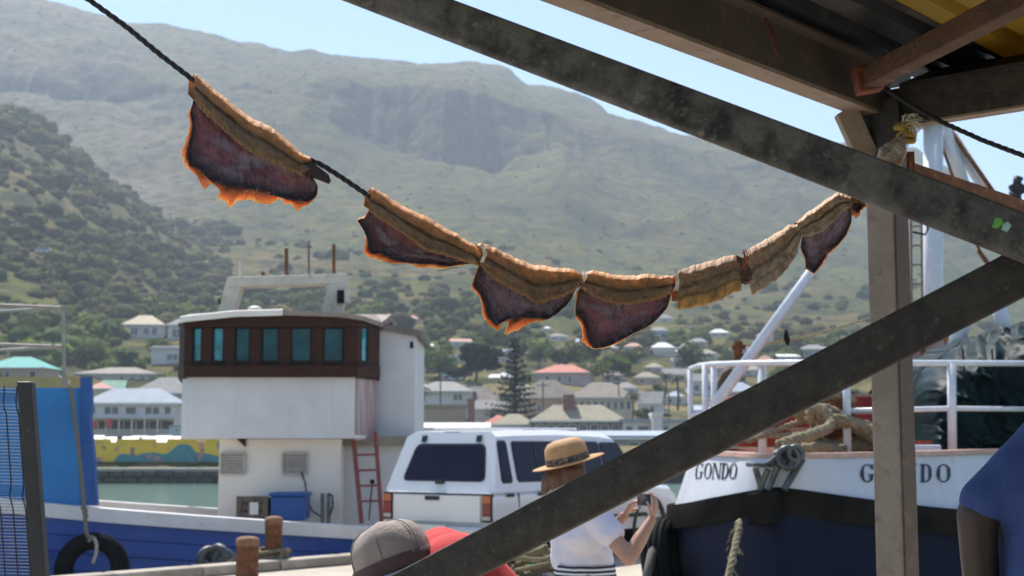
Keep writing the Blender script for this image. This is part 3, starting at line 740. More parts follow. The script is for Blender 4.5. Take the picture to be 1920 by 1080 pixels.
for i,(px,yb,yt,w_,mt,lab) in enumerate(((1060,700,640,90,L_OL,'round olive tree behind the red tile roof'),(1140,722,664,100,L_GR,'fresh green tree right of the red tile roof'),(1180,700,648,80,L_OL,'olive tree under the fourth fish tip'),
    (930,650,610,70,L_OL,'bushy tree behind the pine tops'),(822,712,655,84,L_GR,'green tree above the pale grey roof'),(800,700,640,60,L_OL,'olive tree beside the wheelhouse roof edge'),(1010,690,640,60,L_GR,'light green tree left of the pink house'),
    (1300,700,640,80,L_OL,'olive tree behind the railing corner'),(1210,800,760,46,L_OL,'small tree before the narrow cottage'),(1230,770,712,44,L_DK,'dark tree behind the narrow cottage'),(235,700,655,50,L_DK,'dark round tree below the cream pyramid roof'),
    (300,668,632,70,L_GR,'green tree between the two white houses at left'),(170,690,640,70,L_OL,'olive tree above the long low house'),(215,735,700,30,L_GR,'small bright green tree behind the white block'),(330,720,676,40,L_OL,'tree left of the wheelhouse windows'),
    (60,640,590,80,L_OL,'olive tree behind the boat rail'),(1110,676,628,84,L_DK,'dark tree on the slope below the fourth fish'),(1370,700,650,50,L_OL,'olive tree behind the rusty windlass'),(1470,720,680,54,L_GR,'green tree right of the forestay'))):
    tree(px,yb,yt,w_,lab,'round',mt,n=1300,seed=i)

# ------------------------------------------------------------------ shared materials
m_whitep = M('white_boat_paint', (.66,.635,.615), (.60,.575,.555), 1.6, .55, c3=(.45,.38,.30), s3=7, lo3=.66, hi3=.8, bump=.06, bscale=9)
m_whitep2 = M('cream_deck_paint', (.82,.76,.66), (.75,.68,.58), 1.3, .55, c3=(.42,.3,.2), s3=8, lo3=.68, hi3=.82)
m_wood = M('dark_varnished_wood', (.050,.018,.009), (.030,.011,.006), 6, .6, spec=.2, stretch=(1,1,5), bump=.2, bscale=25, c3=(.08,.032,.017), s3=20)
m_blue = M('bright_blue_paint', (.012,.16,.42), (.014,.20,.50), 1.1, .5, c3=(.01,.12,.33), s3=3, lo3=.55, hi3=.8)
m_hullblue = M('hull_blue_paint', (.026,.080,.33), (.032,.098,.38), 1.8, .5, c3=(.016,.042,.18), s3=5, lo3=.58, hi3=.75, bump=.1, bscale=12)
m_rustred = M('red_oxide_paint', (.27,.06,.045), (.2,.045,.035), 6, .6, c3=(.36,.14,.10), s3=15)
m_rust = M('rusty_iron', (.19,.070,.024), (.10,.042,.02), 9, .9, bump=.5, bscale=40, c3=(.32,.14,.045), s3=26)
m_pipe = M('galvanised_pipe', (.36,.33,.29), (.28,.25,.21), 9, .5, metal=.3)
m_black = M('black_rubber', (.010,.010,.011), (.018,.018,.018), 8, .85, spec=.15, bump=.3, bscale=30)
m_ropeg = M('grey_hemp_rope', (.26,.22,.16), (.17,.14,.10), 30, .95, bump=.6, bscale=120)
m_ropet = M('tan_mooring_rope', (.30,.25,.15), (.20,.165,.10), 16, .95, bump=.7, bscale=90)
m_tealgl = M('teal_cabin_glass', (.014,.095,.105), (.008,.04,.055), 2.6, .15, spec=.2, stretch=(1,1,.6))
m_tyre = MATS['tyre_rubber']
m_skygl = M('cyan_glass_painted_sky', (.03,.30,.34), (.015,.12,.15), 3.0, .1, spec=.5)  # brighter end panes: sky light seen through them is painted into the colour
m_sash = M('black_sash', (.012,.008,.007), (.02,.012,.009), 9, .6, spec=.2)
m_whiteb = M('white_cabin_paint', (.66,.645,.64), (.60,.585,.58), 1.4, .55, c3=(.42,.34,.28), s3=6, lo3=.68, hi3=.82)
m_gunw = M('white_gunwale_paint', (.72,.71,.71), (.62,.60,.59), 1.6, .5, c3=(.34,.22,.14), s3=5, lo3=.66, hi3=.76, bump=.3, bscale=9)
def strand_rope(mb, pts, r, strands=3, pitch=None, n=6, step=None):
    """twisted rope along a polyline"""
    pts = [Vector(p) for p in pts]; pitch = pitch or r*7; step = step or pitch/6
    L = [0]
    for i in range(1,len(pts)): L.append(L[-1]+(pts[i]-pts[i-1]).length)
    N = max(4, int(L[-1]/step))
    def at(s):
        for i in range(1,len(pts)):
            if s <= L[i] or i == len(pts)-1:
                return pts[i-1].lerp(pts[i], (s-L[i-1])/max(1e-9,L[i]-L[i-1]))
    c = [at(L[-1]*k/N) for k in range(N+1)]
    for k in range(3):   # soften corners
        c = [c[0]]+[(c[i-1]+c[i]*2+c[i+1])/4 for i in range(1,len(c)-1)]+[c[-1]]
    for q in range(strands):
        out = []
        for i, p in enumerate(c):
            t = (c[min(i+1,len(c)-1)]-c[max(i-1,0)]).normalized()
            u = t.cross(Vector((0,0,1)) if abs(t.z) < .95 else Vector((1,0,0))).normalized(); w = t.cross(u)
            a = 2*math.pi*(L[-1]*i/N/pitch + q/strands)
            out.append(p+(u*math.cos(a)+w*math.sin(a))*r*.5)
        mb.tube(out, r*.56, n)
    return mb

# ------------------------------------------------------------------ blue fishing boat
GW = [(-520,872,16.6),(-330,893,17.0),(-150,915,17.4),(0,934,17.6),(180,952,18.0),(400,969,18.7),(660,986,19.4),(900,1000,20.3)]
gw = [P(*g) for g in GW]
bb = thing('fishing_boat', 'blue wooden fishing boat with white wheelhouse moored at the quay', 'boat', (gw[4].x, gw[4].y, -2))
gwn = np.array([list(p) for p in gw]); tt_ = np.linspace(0,len(gw)-1,40)
near = np.stack([np.interp(tt_, range(len(gw)), gwn[:,k]) for k in range(3)], -1)
for k in range(4): near[1:-1] = (near[:-2]+2*near[1:-1]+near[2:])/4
far = near.copy(); fr = np.linspace(0,1,40); wd = 4.6*np.sin(np.clip(fr*1.7+.06,0,math.pi/2))
far[:,0] -= wd*.45; far[:,1] += wd*.95
npl = 9
hh_ = .17
for k in range(npl):            # hull planks below the white rail
    z0 = -hh_-k*.21; z1 = z0-.198
    top = near+np.array([0,0,z0]); bot = near+np.array([0,0,z1])
    ins = .02+.035*k
    top[:,1] += ins; bot[:,1] += ins+.03
    a = MB(); bk0 = top+np.array([0,.05,0]); bk1 = bot+np.array([0,.05,0])
    a.slab(np.stack([top,bot]), np.stack([bk0,bk1])); a.build('plank', m_hullblue, bb)
a = MB(); i0 = near+np.array([0,.06,-hh_]); i1 = near+np.array([0,.55,-3.2]); a.grid(np.stack([i0,i1])); 
o0 = far+np.array([0,0,0]); o1 = far+np.array([0,-.4,-3.2]); a.grid(np.stack([o0,o1]))
a.build('hull', m_hullblue, bb)
a = MB(); tpo = near+np.array([0,-.05,0]); bto = near+np.array([0,-.05,-hh_]); a.slab(np.stack([tpo,bto]), np.stack([near+np.array([0,.16,0]),near+np.array([0,.16,-hh_])])); a.build('gunwale', m_gunw, bb)
a = MB(); a.slab(np.stack([far+np.array([0,-.1,0]),far+np.array([0,-.1,-.16])]), np.stack([far+np.array([0,.1,0]),far+np.array([0,.1,-.16])])); a.build('gunwale', m_gunw, bb)
a = MB(); a.grid(np.stack([near+np.array([0,.14,-.45]), far+np.array([0,-.08,-.45])])); a.build('deck', M('boat_deck_planks',(.62,.54,.43),(.52,.44,.34),3,.8), bb)
# raised bow bulwark
bul = MB(); b0 = [P(-420,905,17.0), P(-60,930,17.62), P(156,950,18.02)]; b1 = [P(-420,708,17.0), P(-60,727,17.62), P(156,727,18.02)]
bul.slab(np.array([[list(p) for p in b1],[list(p) for p in b0]]), np.array([[list(p+V(0,.12,0)) for p in b1],[list(p+V(0,.12,0)) for p in b0]])); bw = bul.build('bow_bulwark', m_blue, bb)
for px_ in (-250,-120,-20,70):
    s_ = MB(); q0 = P(px_,729 if px_>-60 else 718,17.45+px_*.0022); q1 = P(px_+1,938,17.45+px_*.0022); s_.tube([q0,q1],.008,4); s_.build('panel_seam', m_blue, bw)
tr = MB(); tp = [P(150,707,17.98),P(168,707,17.98),P(171,760,17.98),P(168,790,17.98),P(175,850,17.98),P(181,948,17.98),P(153,948,17.98)]
tr.prism(tp,(0,0,0),(0,.12,0)); tr.build('end_trim', M('deep_blue_trim',(.012,.10,.33),(.01,.075,.27),3,.5), bw)
yb_ = MB(); yp = [P(-260,705,18.7),P(158,707,18.7),P(158,731,18.7),P(-260,731,18.7)]; yb_.prism(yp,(0,0,0),(0,.08,0)); yb_.build('inner_bulwark', M('ochre_paint',(.55,.36,.12),(.48,.30,.10),3,.6), bb)
# pulpit rail
for (y0,y1,D0) in ((577,566,17.3),(650,641,17.3)):
    c0 = P(118,y0,18.05); s_ = MB(); s_.tube([P(-160,y1,16.6),c0],.021,8); s_.build('rail', m_pipe, bb)
    s_ = MB(); s_.tube([P(-160,y0+16,20.6),c0],.021,8); s_.build('rail', m_pipe, bb)
s_ = MB(); s_.tube([P(118,572,18.05),P(121,722,18.05)],.026,8); s_.build('rail_post', m_pipe, bb)
s_ = MB(); s_.tube([P(-130,575,16.9),P(-128,722,16.9)],.026,8); s_.build('rail_post', m_pipe, bb)
# wheelhouse
DW = 21.2
plan = [(342,21.75),(352,21.45),(440,21.15),(545,21.08),(625,21.15),(666,21.3),(706,22.05)]
def wall_strip(pl, yt, yb, name, mat, parent, th=.06, off=0.0, ytops=None):
    top=[]; bot=[]
    for i,(px,D) in enumerate(pl):
        top.append(list(P(px,(ytops[i] if ytops else yt),D)+V(0,-off,0))); bot.append(list(P(px,yb,D)+V(0,-off,0)))
    top=np.array(top); bot=np.array(bot); bot[:,0]=top[:,0]
    a=MB(); a.slab(np.stack([top,bot]), np.stack([top+[0,th,0],bot+[0,th,0]])); return a.build(name, mat, parent)
wz0 = P(500,822,DW).z; wz1 = P(500,706,DW).z
wh = thing('_', 'x','x'); bpy.data.objects.remove(wh)
# lower white panels of the upper house: separate sheets
for k in range(len(plan)-2):
    wall_strip([(plan[k][0]+.12,plan[k][1]),(plan[k+1][0]-.12,plan[k+1][1])], 702, 822, 'wall_panel', m_whitep, bb)
m_stain = M('stained_panel_paint', (.33,.20,.19), (.50,.42,.40), 1.6, .7, stretch=(6,6,.6), c3=(.24,.10,.09), s3=3)
wall_strip([(667,21.33),(706,22.05)], 702, 826, 'stained_panel', m_stain, bb)['label'] = 'rust streaked side panel'
# wooden window band: sill, head, mullions and panes
band = [(335,21.72),(346,21.36),(440,21.06),(545,20.98),(626,21.06),(672,21.2),(712,21.95)]
wall_strip(band, 686, 707, 'sill', m_wood, bb, .16, .05)
wall_strip(band, 592, 613, 'fascia', m_wood, bb, .16, .03, [606,603,594,591,595,600,612])
inner = MB(); lo_ = []; hi_ = []
for (px,D) in band: lo_.append(list(P(px,690,D)+V(0,.30,0))); hi_.append(list(P(px,610,D)+V(0,.30,0)))
wins_ = [(361,380),(398,421),(440,470),(490,524),(545,585),(606,646),(676,691)]
bandx = np.array([p[0] for p in band]); bandD = np.array([p[1] for p in band])
edges = [337]+[e for w_ in wins_ for e in w_]+[711]
for k in range(0,len(edges),2):
    x0, x1 = edges[k], edges[k+1]; xs_ = [x0]+[float(v) for v in bandx if x0 < v < x1]+[x1]
    wall_strip([(v, float(np.interp(v,bandx,bandD))+.03) for v in xs_], 611, 688, 'mullion', m_wood, bb, .12, 0)
for (x0,x1) in wins_:
    pl = [(v, float(np.interp(v,bandx,bandD))+.075) for v in (x0-1,x1+1)]
    wv = wall_strip(pl, 609, 690, 'window', m_tealgl if (x0 > 430 and x0 < 660) else m_skygl, bb, .012, 0)
    d_ = [(v, float(np.interp(v,bandx,bandD))+.02) for v in (x0-2,x1+2)]
    for (xa,xb) in ((x0-2,x0+3),(x1-3,x1+2)):
        wall_strip([(v, float(np.interp(v,bandx,bandD))+.045) for v in (xa,xb)], 610, 689, 'window_frame', m_sash, wv, .04, 0)
    for (ya,yb2) in ((609,616),(676,690)): wall_strip(d_, ya, yb2, 'window_frame', m_sash, wv, .06, 0)
# interior: floor, dark back wall of the cabin so the panes have depth
pts_ = [P(px,705,D+.12) for px,D in band]; back = [P(706,705,24.0),P(345,705,24.0)]
zf = min(p.z for p in pts_)
fl = MB(); poly=[(p.x,p.y,0) for p in pts_+back]; fl.prism(poly,(0,0,zf-.02),(0,0,zf+.04)); fl.build('cabin_floor', m_wood, bb)
bk = MB(); bk.box2((back[1].x,23.9,P(500,822,21.2).z),(back[0].x,24.0,P(500,600,21.2).z)); bk.build('back_wall', m_whitep2, bb)
sd = MB(); sd.hexa([P(342,600,21.8),P(342,822,21.8),P(342,822,21.8)+V(.05,0,0),P(342,600,21.8)+V(.05,0,0)], [P(342,600,21.8)+V(0,2.2,0),P(342,822,21.8)+V(0,2.2,0),P(342,822,21.8)+V(.05,2.2,0),P(342,600,21.8)+V(.05,2.2,0)]); sd.build('side_wall', m_whitep, bb)
us = MB(); zu = P(500,822,21.1).z; us.prism([(p.x,p.y,0) for p in [P(px,822,D+.03) for px,D in plan]+[P(706,822,24),P(342,822,24)]],(0,0,zu),(0,0,zu+.05)); us.build('overhang_floor', m_whitep2, bb)
# roof: slightly cambered slab
roofp = [(338,21.6),(344,21.25),(440,20.95),(545,20.87),(628,20.95),(676,21.1),(716,21.9)]
ry = [602,600,590,587,590,596,609]
ft = [P(px,y-5,D) for (px,D),y in zip(roofp,ry)]; fb = [P(px,y+4,D) for (px,D),y in zip(roofp,ry)]
zr = P(545,582,21).z
rf = MB(); nR = len(ft)
G0 = np.array([[list(p) for p in ft],[[p.x*.98,23.2,zr+.14] for p in ft],[[p.x*.98,24.2,zr+.05] for p in ft]])
rf.slab(G0, np.concatenate([np.array([[list(p) for p in fb]]), G0[1:]-np.array([0,0,.12])])); rfo = rf.build('roof', M('roof_weathered',(.30,.24,.2),(.2,.15,.12),3,.8), bb)
lip = MB(); xs = [338,344,440,530]; lip.slab(np.array([[list(P(x,np.interp(x,[p[0] for p in roofp],ry)-7,np.interp(x,[p[0] for p in roofp],[p[1] for p in roofp])-.04)) for x in xs],[list(P(x,np.interp(x,[p[0] for p in roofp],ry)+4,np.interp(x,[p[0] for p in roofp],[p[1] for p in roofp])-.04)) for x in xs]]),
      np.array([[list(P(x,np.interp(x,[p[0] for p in roofp],ry)-8,np.interp(x,[p[0] for p in roofp],[p[1] for p in roofp])+.5)) for x in xs],[list(P(x,np.interp(x,[p[0] for p in roofp],ry)+2,np.interp(x,[p[0] for p in roofp],[p[1] for p in roofp])+.5)) for x in xs]])); lip.build('roof_edging', m_whitep2, rfo)
# rear block on the right
rb0 = P(700,842,22.3); rb1 = P(779,620,22.3)
a = MB(); a.box2((rb0.x,22.3,rb0.z),(rb1.x,24.6,rb1.z)); a.build('rear_cabin', m_whiteb, bb)
a = MB(); a.hexa([P(704,604,22.2),P(790,620,22.2),P(789,632,22.2),P(704,616,22.2)],[P(704,604,22.2)+V(0,2.6,0),P(790,620,22.2)+V(0,2.6,0),P(789,632,22.2)+V(0,2.6,0),P(704,616,22.2)+V(0,2.6,0)]); a.build('rear_roof', M('roof_trim_tan',(.24,.2,.15),(.14,.11,.09),5,.8), bb)
a = MB(); a.box2(P(769,641,22.28),P(775,653,22.295)); a.build('vent_hole', m_black, bb)
# lower house
l0 = P(408,980,21.5); l1 = P(640,823,21.5); z0 = l0.z-.5
a = MB(); a.box2((l0.x,21.5,z0),(l1.x,24,l1.z)); a.build('lower_wall', m_whitep2, bb)
r0 = P(641,980,21.9); r1 = P(758,823,21.9); a = MB(); a.box2((l1.x,21.9,z0),(r1.x,24,r1.z)); a.build('lower_wall', m_whitep, bb)
a = MB(); a.box2(P(636,818,21.7),V(P(776,835,21.7).x,22.6,P(776,836,21.7).z)); a.build('beam', M('beam_tan',(.3,.25,.18),(.24,.2,.15),5,.8), bb)
a = MB(); a.prism([P(444,823,21.45),P(460,823,21.45),P(460,838,21.45)],(0,0,0),(0,.05,0)); a.build('bracket', m_wood, bb)
m_lv = M('louvre_paint',(.50,.46,.40),(.40,.36,.31),8,.6)
for (x0,x1) in ((414,458),(530,575)):
    f = MB(); a0 = P(x0,849,21.45); a1 = P(x1,889,21.45)
    for z_ in (a0.z,a1.z): f.box(((a0.x+a1.x)/2,21.47,z_),(a1.x-a0.x,.05,.03))
    for x_ in (a0.x,a1.x): f.box((x_,21.47,(a0.z+a1.z)/2),(.03,.05,a0.z-a1.z-.032))
    fo = f.build('vent_louvre', m_lv, bb)
    for k in range(6):
        s_ = MB(); s_.box(((a0.x+a1.x)/2,21.475,a1.z+.03+(a0.z-a1.z-.06)*(k+.5)/6),(a1.x-a0.x-.034,.03,.028), Matrix.Rotation(math.radians(35),3,'X')); s_.build('slat', m_lv, fo)
cb = MB(); cb.tube([P(565,886,21.44),P(572,905,21.42),P(576,935,21.42),P(585,958,21.42),P(604,970,21.42)],.012,6); cb.build('cable', m_black, bb)
for px_ in (605,616):
    s_ = MB(); s_.tube([P(px_,925,21.2),P(px_,985,21.2)],.03,8); s_.build('pipe', M('grey_pipe',(.22,.2,.18),(.13,.12,.11),12,.6), bb)
s_ = MB(); s_.tube([P(616,925,21.18),P(623,930,21.18),P(624,950,21.18),P(618,966,21.18)],.014,6); s_.build('hose', m_black, bb)
s_ = MB(); s_.tube([P(698,905,21.6),P(696,925,21.6),P(692,975,21.6)],.012,6); s_.lathe([(.001,-.03),(.035,-.03),(.035,.03),(.001,.03)],tuple(P(698,903,21.6)),10); s_.build('mooring_hook', m_black, bb)
# gantry on the roof
m_gan = M('gantry_cream_paint',(.62,.58,.48),(.54,.49,.40),4,.55,c3=(.4,.34,.2),s3=9)
gy = 22.4
def bar(p0,p1,w_,d_): 
    p0=Vector(p0); p1=Vector(p1); t=(p1-p0); L=t.length; t.normalize(); u=t.cross(V(0,1,0)).normalized(); a=MB()
    q=lambda c:[c-u*w_/2,c+u*w_/2,c+u*w_/2+V(0,d_,0),c-u*w_/2+V(0,d_,0)]; a.hexa(q(p0),q(p1)); return a
gt = bar(P(426,529,gy),P(648,522,gy),.16,.3).build('gantry_beam', m_gan, bb, bevel=.01)
bar(P(440,526,gy+.01),P(422,588,gy+.01),.25,.28).build('gantry_leg', m_gan, bb, bevel=.01)
bar(P(636,526,gy+.01),P(620,590,gy+.01),.30,.28).build('gantry_leg', m_gan, bb, bevel=.01)
a = MB(); a.box2(P(632,544,gy-.12),P(646,570,gy+.1)); a.build('floodlight', m_black, bb)
a = MB(); a.box2(P(646,541,gy-.1),P(656,569,gy+.1)); a.build('floodlight_housing', m_gan, bb)
a = MB(); a.box2(P(410,560,gy),P(416,572,gy+.12)); a.build('nav_lamp', m_black, bb)
for (x,y0,y1,r_,mt) in ((450,488,522,.014,m_whitep),(537,466,516,.03,m_rust),(579,452,516,.02,m_ropeg),(626,458,516,.026,m_rust),(493,510,520,.03,m_rust)):
    a = MB(); a.tube([P(x,y0,gy+.1),P(x,y1,gy+.1)],r_,8); a.build('antenna', mt, bb)
a = MB(); a.lathe([(.001,0),(.12,0),(.11,.04),(.06,.07),(.001,.08)],tuple(P(478,583,22.0)),16); a.build('roof_vent', m_whitep2, bb, smooth=True)
# things standing on the boat
ld = thing('ladder', 'red painted ladder leaning on the wheelhouse', 'ladder', tuple(P(690,980,21.0)))
for (xa,ya,xb,yb2) in ((663,826,678,980),(704,810,716,980)):
    a = MB(); p0=P(xa,ya,21.55); p1=P(xb,yb2,21.0); a.tube([p0,p1],.035,6); a.build('stile', m_rustred, ld)
for k,y in enumerate((853,882,911,940)):
    f_=(y-826)/154; xa=663+15*f_; f2=(y-810)/170; xb=704+12*f2; a=MB(); a.tube([P(xa,y,21.55-.55*f_),P(xb,y-1,21.55-.55*f2)],.018,6); a.build('rung', m_rustred, ld)
cr = thing('crate', 'weathered wooden crate beside blue box on the boat deck', 'crate', tuple(P(473,975,20.8)))
p0=P(443,975,20.8); p1=P(503,931,20.8); m_cr=M('crate_wood',(.20,.15,.10),(.12,.09,.06),9,.9,bump=.3)
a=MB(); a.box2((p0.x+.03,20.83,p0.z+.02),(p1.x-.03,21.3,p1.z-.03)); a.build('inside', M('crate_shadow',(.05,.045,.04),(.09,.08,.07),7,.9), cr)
for k in range(3):
    a=MB(); z_=p0.z+.02+k*(p1.z-p0.z)/3; a.box2((p0.x,20.8,z_),(p1.x,20.825,z_+.095)); a.build('slat', m_cr, cr)
for x_ in (p0.x,(p0.x+p1.x)/2-.05,p1.x-.07): a=MB(); a.box2((x_,20.775,p0.z),(x_+.07,20.798,p1.z)); a.build('batten', m_cr, cr)
a=MB(); a.box2(P(468,942,20.77),P(484,965,20.773)); a.build('paper_label', m_whitep2, cr)
bx = thing('storage_box', 'blue plastic storage box on the boat deck', 'box', tuple(P(540,976,20.8)))
p0=P(506,976,20.8); p1=P(573,931,20.8); a=MB(); a.box2((p0.x,20.8,p0.z),(p1.x,21.3,p1.z)); a.build('tub', M('blue_plastic',(.015,.075,.26),(.02,.09,.3),3,.45), bx, bevel=.02)
a=MB(); a.box2((p0.x-.02,20.77,p1.z+.002),(p1.x+.02,21.33,p1.z+.055)); a.build('lid', M('blue_plastic',(0,0,0)), bx, bevel=.015)

# tyre fender hanging on a rope at the blue boat's bow
def torus(mb, c, R, r, m=None, n=40, k=14, sq=1.0):
    vs=[]
    for i in range(n):
        a=2*math.pi*i/n
        for j in range(k):
            b_=2*math.pi*j/k; cx_=math.copysign(abs(math.cos(b_))**sq,math.cos(b_)); sz=math.copysign(abs(math.sin(b_))**sq,math.sin(b_))
            vs.append(Vector(((R+r*cx_)*math.cos(a),(R+r*cx_)*math.sin(a),r*1.15*sz)))
    if m is not None: vs=[m@v for v in vs]
    vs=[v+Vector(c) for v in vs]
    return mb.add(vs,[(i*k+j,((i+1)%n)*k+j,((i+1)%n)*k+(j+1)%k,i*k+(j+1)%k) for i in range(n) for j in range(k)])
def tyre(name,label,c,R,r,m,group='tyre fenders on the boats'):
    t=thing(name,label,'tyre',tuple(c),0,group); a=MB(); torus(a,c,R,r,m,48,14,.7); a.build('casing',m_tyre,t,smooth=True)
    for q in range(4):
        a=MB(); torus(a,Vector(c)+m@V(0,0,(q-1.5)*r*.42),R+r*(.99 if abs(q-1.5)<1 else .93),r*.09,m,40,6); a.build('tread_rib',m_black,t,smooth=True)
    return t
tc_=P(172,1068,17.3); tyre('tyre_fender','big black tyre hanging on a rope against the blue hull',tc_,.33,.10,Matrix.Rotation(math.radians(82),3,'X'))
rp=thing('fender_rope','grey rope with knots holding the tyre at the blue bow','rope',tuple(P(132,720,17.9)))
a=MB(); strand_rope(a,[P(130,716,18.0),P(132,724,17.85),P(146,830,17.75),P(158,950,17.5),P(162,1000,17.3),P(170,1012,17.12)],.026,3); a.build('strand',m_ropeg,rp,smooth=True)
for (x,y,r_) in ((158,955,.055),(160,965,.05),(170,1010,.05)):
    a=MB(); torus(a,P(x,y,17.44 if y<1000 else 17.12),.03,.02,Matrix.Rotation(.6+y,3,'Y'),14,8); a.build('knot',m_ropeg,rp,smooth=True)
a=MB(); strand_rope(a,[P(176,1008,17.12),P(182,1020,17.1),P(180,1040,17.1),P(174,1056,17.1)],.022,3); a.build('loose_end',M('pale_rope',(.45,.42,.36),(.36,.33,.27),30,.95,bump=.5,bscale=90),rp,smooth=True)

# ------------------------------------------------------------------ white wagon parked on the finger quay
m_car = M('car_white_paint',(.80,.79,.78),(.77,.76,.75),.8,.32,coat=.6)
m_carc = M('car_cream_panel',(.80,.77,.73),(.76,.73,.69),1.2,.4,coat=.4)
m_tint = M('tinted_glass',(.010,.009,.022),(.018,.014,.04),3,.08,spec=.2)
m_lampr = M('tail_lamp_red',(.32,.02,.015),(.22,.012,.01),12,.2,coat=.6); m_lampo = M('tail_lamp_orange',(.55,.14,.02),(.45,.1,.015),12,.2,coat=.6); m_lampw = M('tail_lamp_clear',(.55,.5,.42),(.45,.4,.34),12,.2)
m_trim = M('black_trim',(.018,.018,.02),(.03,.03,.03),10,.6)
car = thing('parked_vehicle','white wagon with dark tinted windows parked on the quay','car',(0,0,0),0)
fw = Vector((.588,.809,0)); rt_ = Vector((.809,-.588,0)); RL = Vector((-1.615,18.25,0)); Wc = 1.73
car.location = RL+rt_*Wc/2
car.rotation_euler = (0,0,math.atan2(fw.y,fw.x))
bpy.context.view_layer.update()
# local frame: x forward, y left (right side = -Wc/2), z up
hw = Wc/2
def carmesh(): return MB()
st = [ (0.0,.50,.93,hw*.97,hw), (.12,.42,.95,hw,hw), (3.55,.42,.97,hw,hw), (4.35,.42,.93,hw*.97,hw*.97), (4.62,.45,.82,hw*.86,hw*.88) ]
# lower body as rings
def rings(rs, mb):
    n=len(rs[0]); vs=[p for r in rs for p in r]; fs=[]
    for i in range(len(rs)-1):
        for k in range(n): fs.append((i*n+k,i*n+(k+1)%n,(i+1)*n+(k+1)%n,(i+1)*n+k))
    fs.append(tuple(range(n))[::-1]); fs.append(tuple((len(rs)-1)*n+k for k in range(n)))
    return mb.add(vs,fs)
def ring(x,w0,z0,w1,z1,r=.05): return [(x,-w0,z0),(x,-w1-.015,(z0*.45+z1*.55)),(x,-w1,z1-r),(x,-w1+r,z1),(x,w1-r,z1),(x,w1,z1-r),(x,w1+.015,(z0*.45+z1*.55)),(x,w0,z0)]
a=MB(); rings([ring(.0,hw*.95,.52,hw*.98,.925),ring(.06,hw*.97,.40,hw,.935),ring(1.0,hw,.38,hw,.94),ring(3.3,hw,.38,hw,.95),ring(3.5,hw*.99,.4,hw*.97,.98),ring(4.3,hw*.96,.42,hw*.92,.93),ring(4.6,hw*.9,.45,hw*.84,.80)],a); a.build('body',m_car,car,smooth=True,world=False,angle=35)
# greenhouse
def ringg(x,w0,z0,w1,z1,r=.07): return [(x,-w0,z0),(x,-w1,z1-r),(x,-w1+r*1.4,z1),(x,w1-r*1.4,z1),(x,w1,z1-r),(x,w0,z0)]
a=MB(); G=[ [(.03,-hw*.99,.93),(.26,-.70,1.60),(.30,-.60,1.665),(.30,.60,1.665),(.26,.70,1.60),(.03,hw*.99,.93)], ringg(.6,hw*.985,.935,.70,1.685), ringg(1.6,hw*.98,.94,.69,1.70), ringg(2.6,hw*.98,.945,.68,1.68), [(3.5,-hw*.97,.95),(2.98,-.66,1.58),(2.9,-.56,1.65),(2.9,.56,1.65),(2.98,.66,1.58),(3.5,hw*.97,.95)] ]
rings(G,a); a.build('cabin',m_car,car,smooth=True,world=False,angle=30)
def rearq(y0,y1,z0,z1,off,inset=.0):
    q=lambda y,z:(.03+(z-.93)*(.23/.67)-off,y,z)
    return [q(y0,z0),q(y1,z0),q(y1-inset,z1),q(y0+inset,z1)]
def rpoly(q,r_=.07,n_=5):
    q=[Vector(p) for p in q]; out=[]
    for i in range(4):
        p=q[i]; a0=(q[i-1]-p).normalized(); a1=(q[(i+1)%4]-p).normalized()
        for k_ in range(n_+1):
            s_=k_/n_; out.append((p+a0*r_)*(1-s_)**2+p*2*s_*(1-s_)+(p+a1*r_)*s_**2)
    return out
def rslab(mb,qf,qb,r_=.07):
    f_=rpoly(qf,r_); b_=rpoly(qb,r_); n_=len(f_)
    return mb.add(f_+b_,[tuple(range(n_)),tuple(range(n_,2*n_))[::-1]]+[(i,(i+1)%n_,n_+(i+1)%n_,n_+i) for i in range(n_)])
a=MB(); rslab(a,rearq(-.68,.62,1.06,1.52,.008,.115),rearq(-.68,.62,1.06,1.52,-.02,.115),.09); a.build('window_seal',m_trim,car,world=False)
a=MB(); f_=rearq(-.655,.595,1.085,1.495,.014,.108); b2=rearq(-.655,.595,1.085,1.495,-.02,.108); rslab(a,f_,b2,.075); rw=a.build('rear_window',m_tint,car,world=False)
a=MB(); a.hexa(rearq(-.06,.06,1.03,1.07,.04),rearq(-.06,.06,1.03,1.07,.0)); a.build('window_latch',m_trim,car,world=False)
for y_ in (-.46,.40):
    a=MB(); a.hexa(rearq(y_-.03,y_+.03,1.54,1.62,.03),rearq(y_-.03,y_+.03,1.54,1.62,.0)); a.build('hinge',m_trim,car,world=False)
a=MB(); a.box((.31,.0,1.655),(.03,.24,.025)); a.build('brake_lamp',m_trim,car,world=False)
a=MB(); a.box((-.012,0,.735),(.03,1.36,.33)); tg=a.build('tailgate',m_carc,car,world=False,bevel=.012)
a=MB(); a.box((-.02,0,.915),(.02,1.62,.02)); a.build('belt_groove',m_trim,car,world=False)
a=MB(); a.box((-.032,.05,.86),(.02,.22,.05)); a.build('handle',m_trim,tg,world=False)
for s_ in (-1,1):
    a=MB(); a.box((.0,s_*.775,.755),(.05,.145,.34)); lo=a.build('tail_lamp',m_trim,car,world=False,bevel=.012)
    for (z_,h_,mt) in ((.855,.09,m_lampo),(.735,.13,m_lampr),(.635,.05,m_lampw)):
        a=MB(); a.box((-.02,s_*.775,z_),(.03,.118,h_)); a.build('lens',mt,lo,world=False,bevel=.006)
a=MB(); a.box((-.06,0,.47),(.16,1.66,.13)); a.build('rear_bumper',M('chrome_bumper',(.55,.55,.55),(.3,.2,.14),9,.25,metal=.9,lo=.6,hi=.7),car,world=False,bevel=.03)
a=MB(); a.box((-.145,0,.49),(.012,.5,.11)); a.build('number_plate',M('plate_white',(.6,.6,.55),rough=.5),car,world=False)
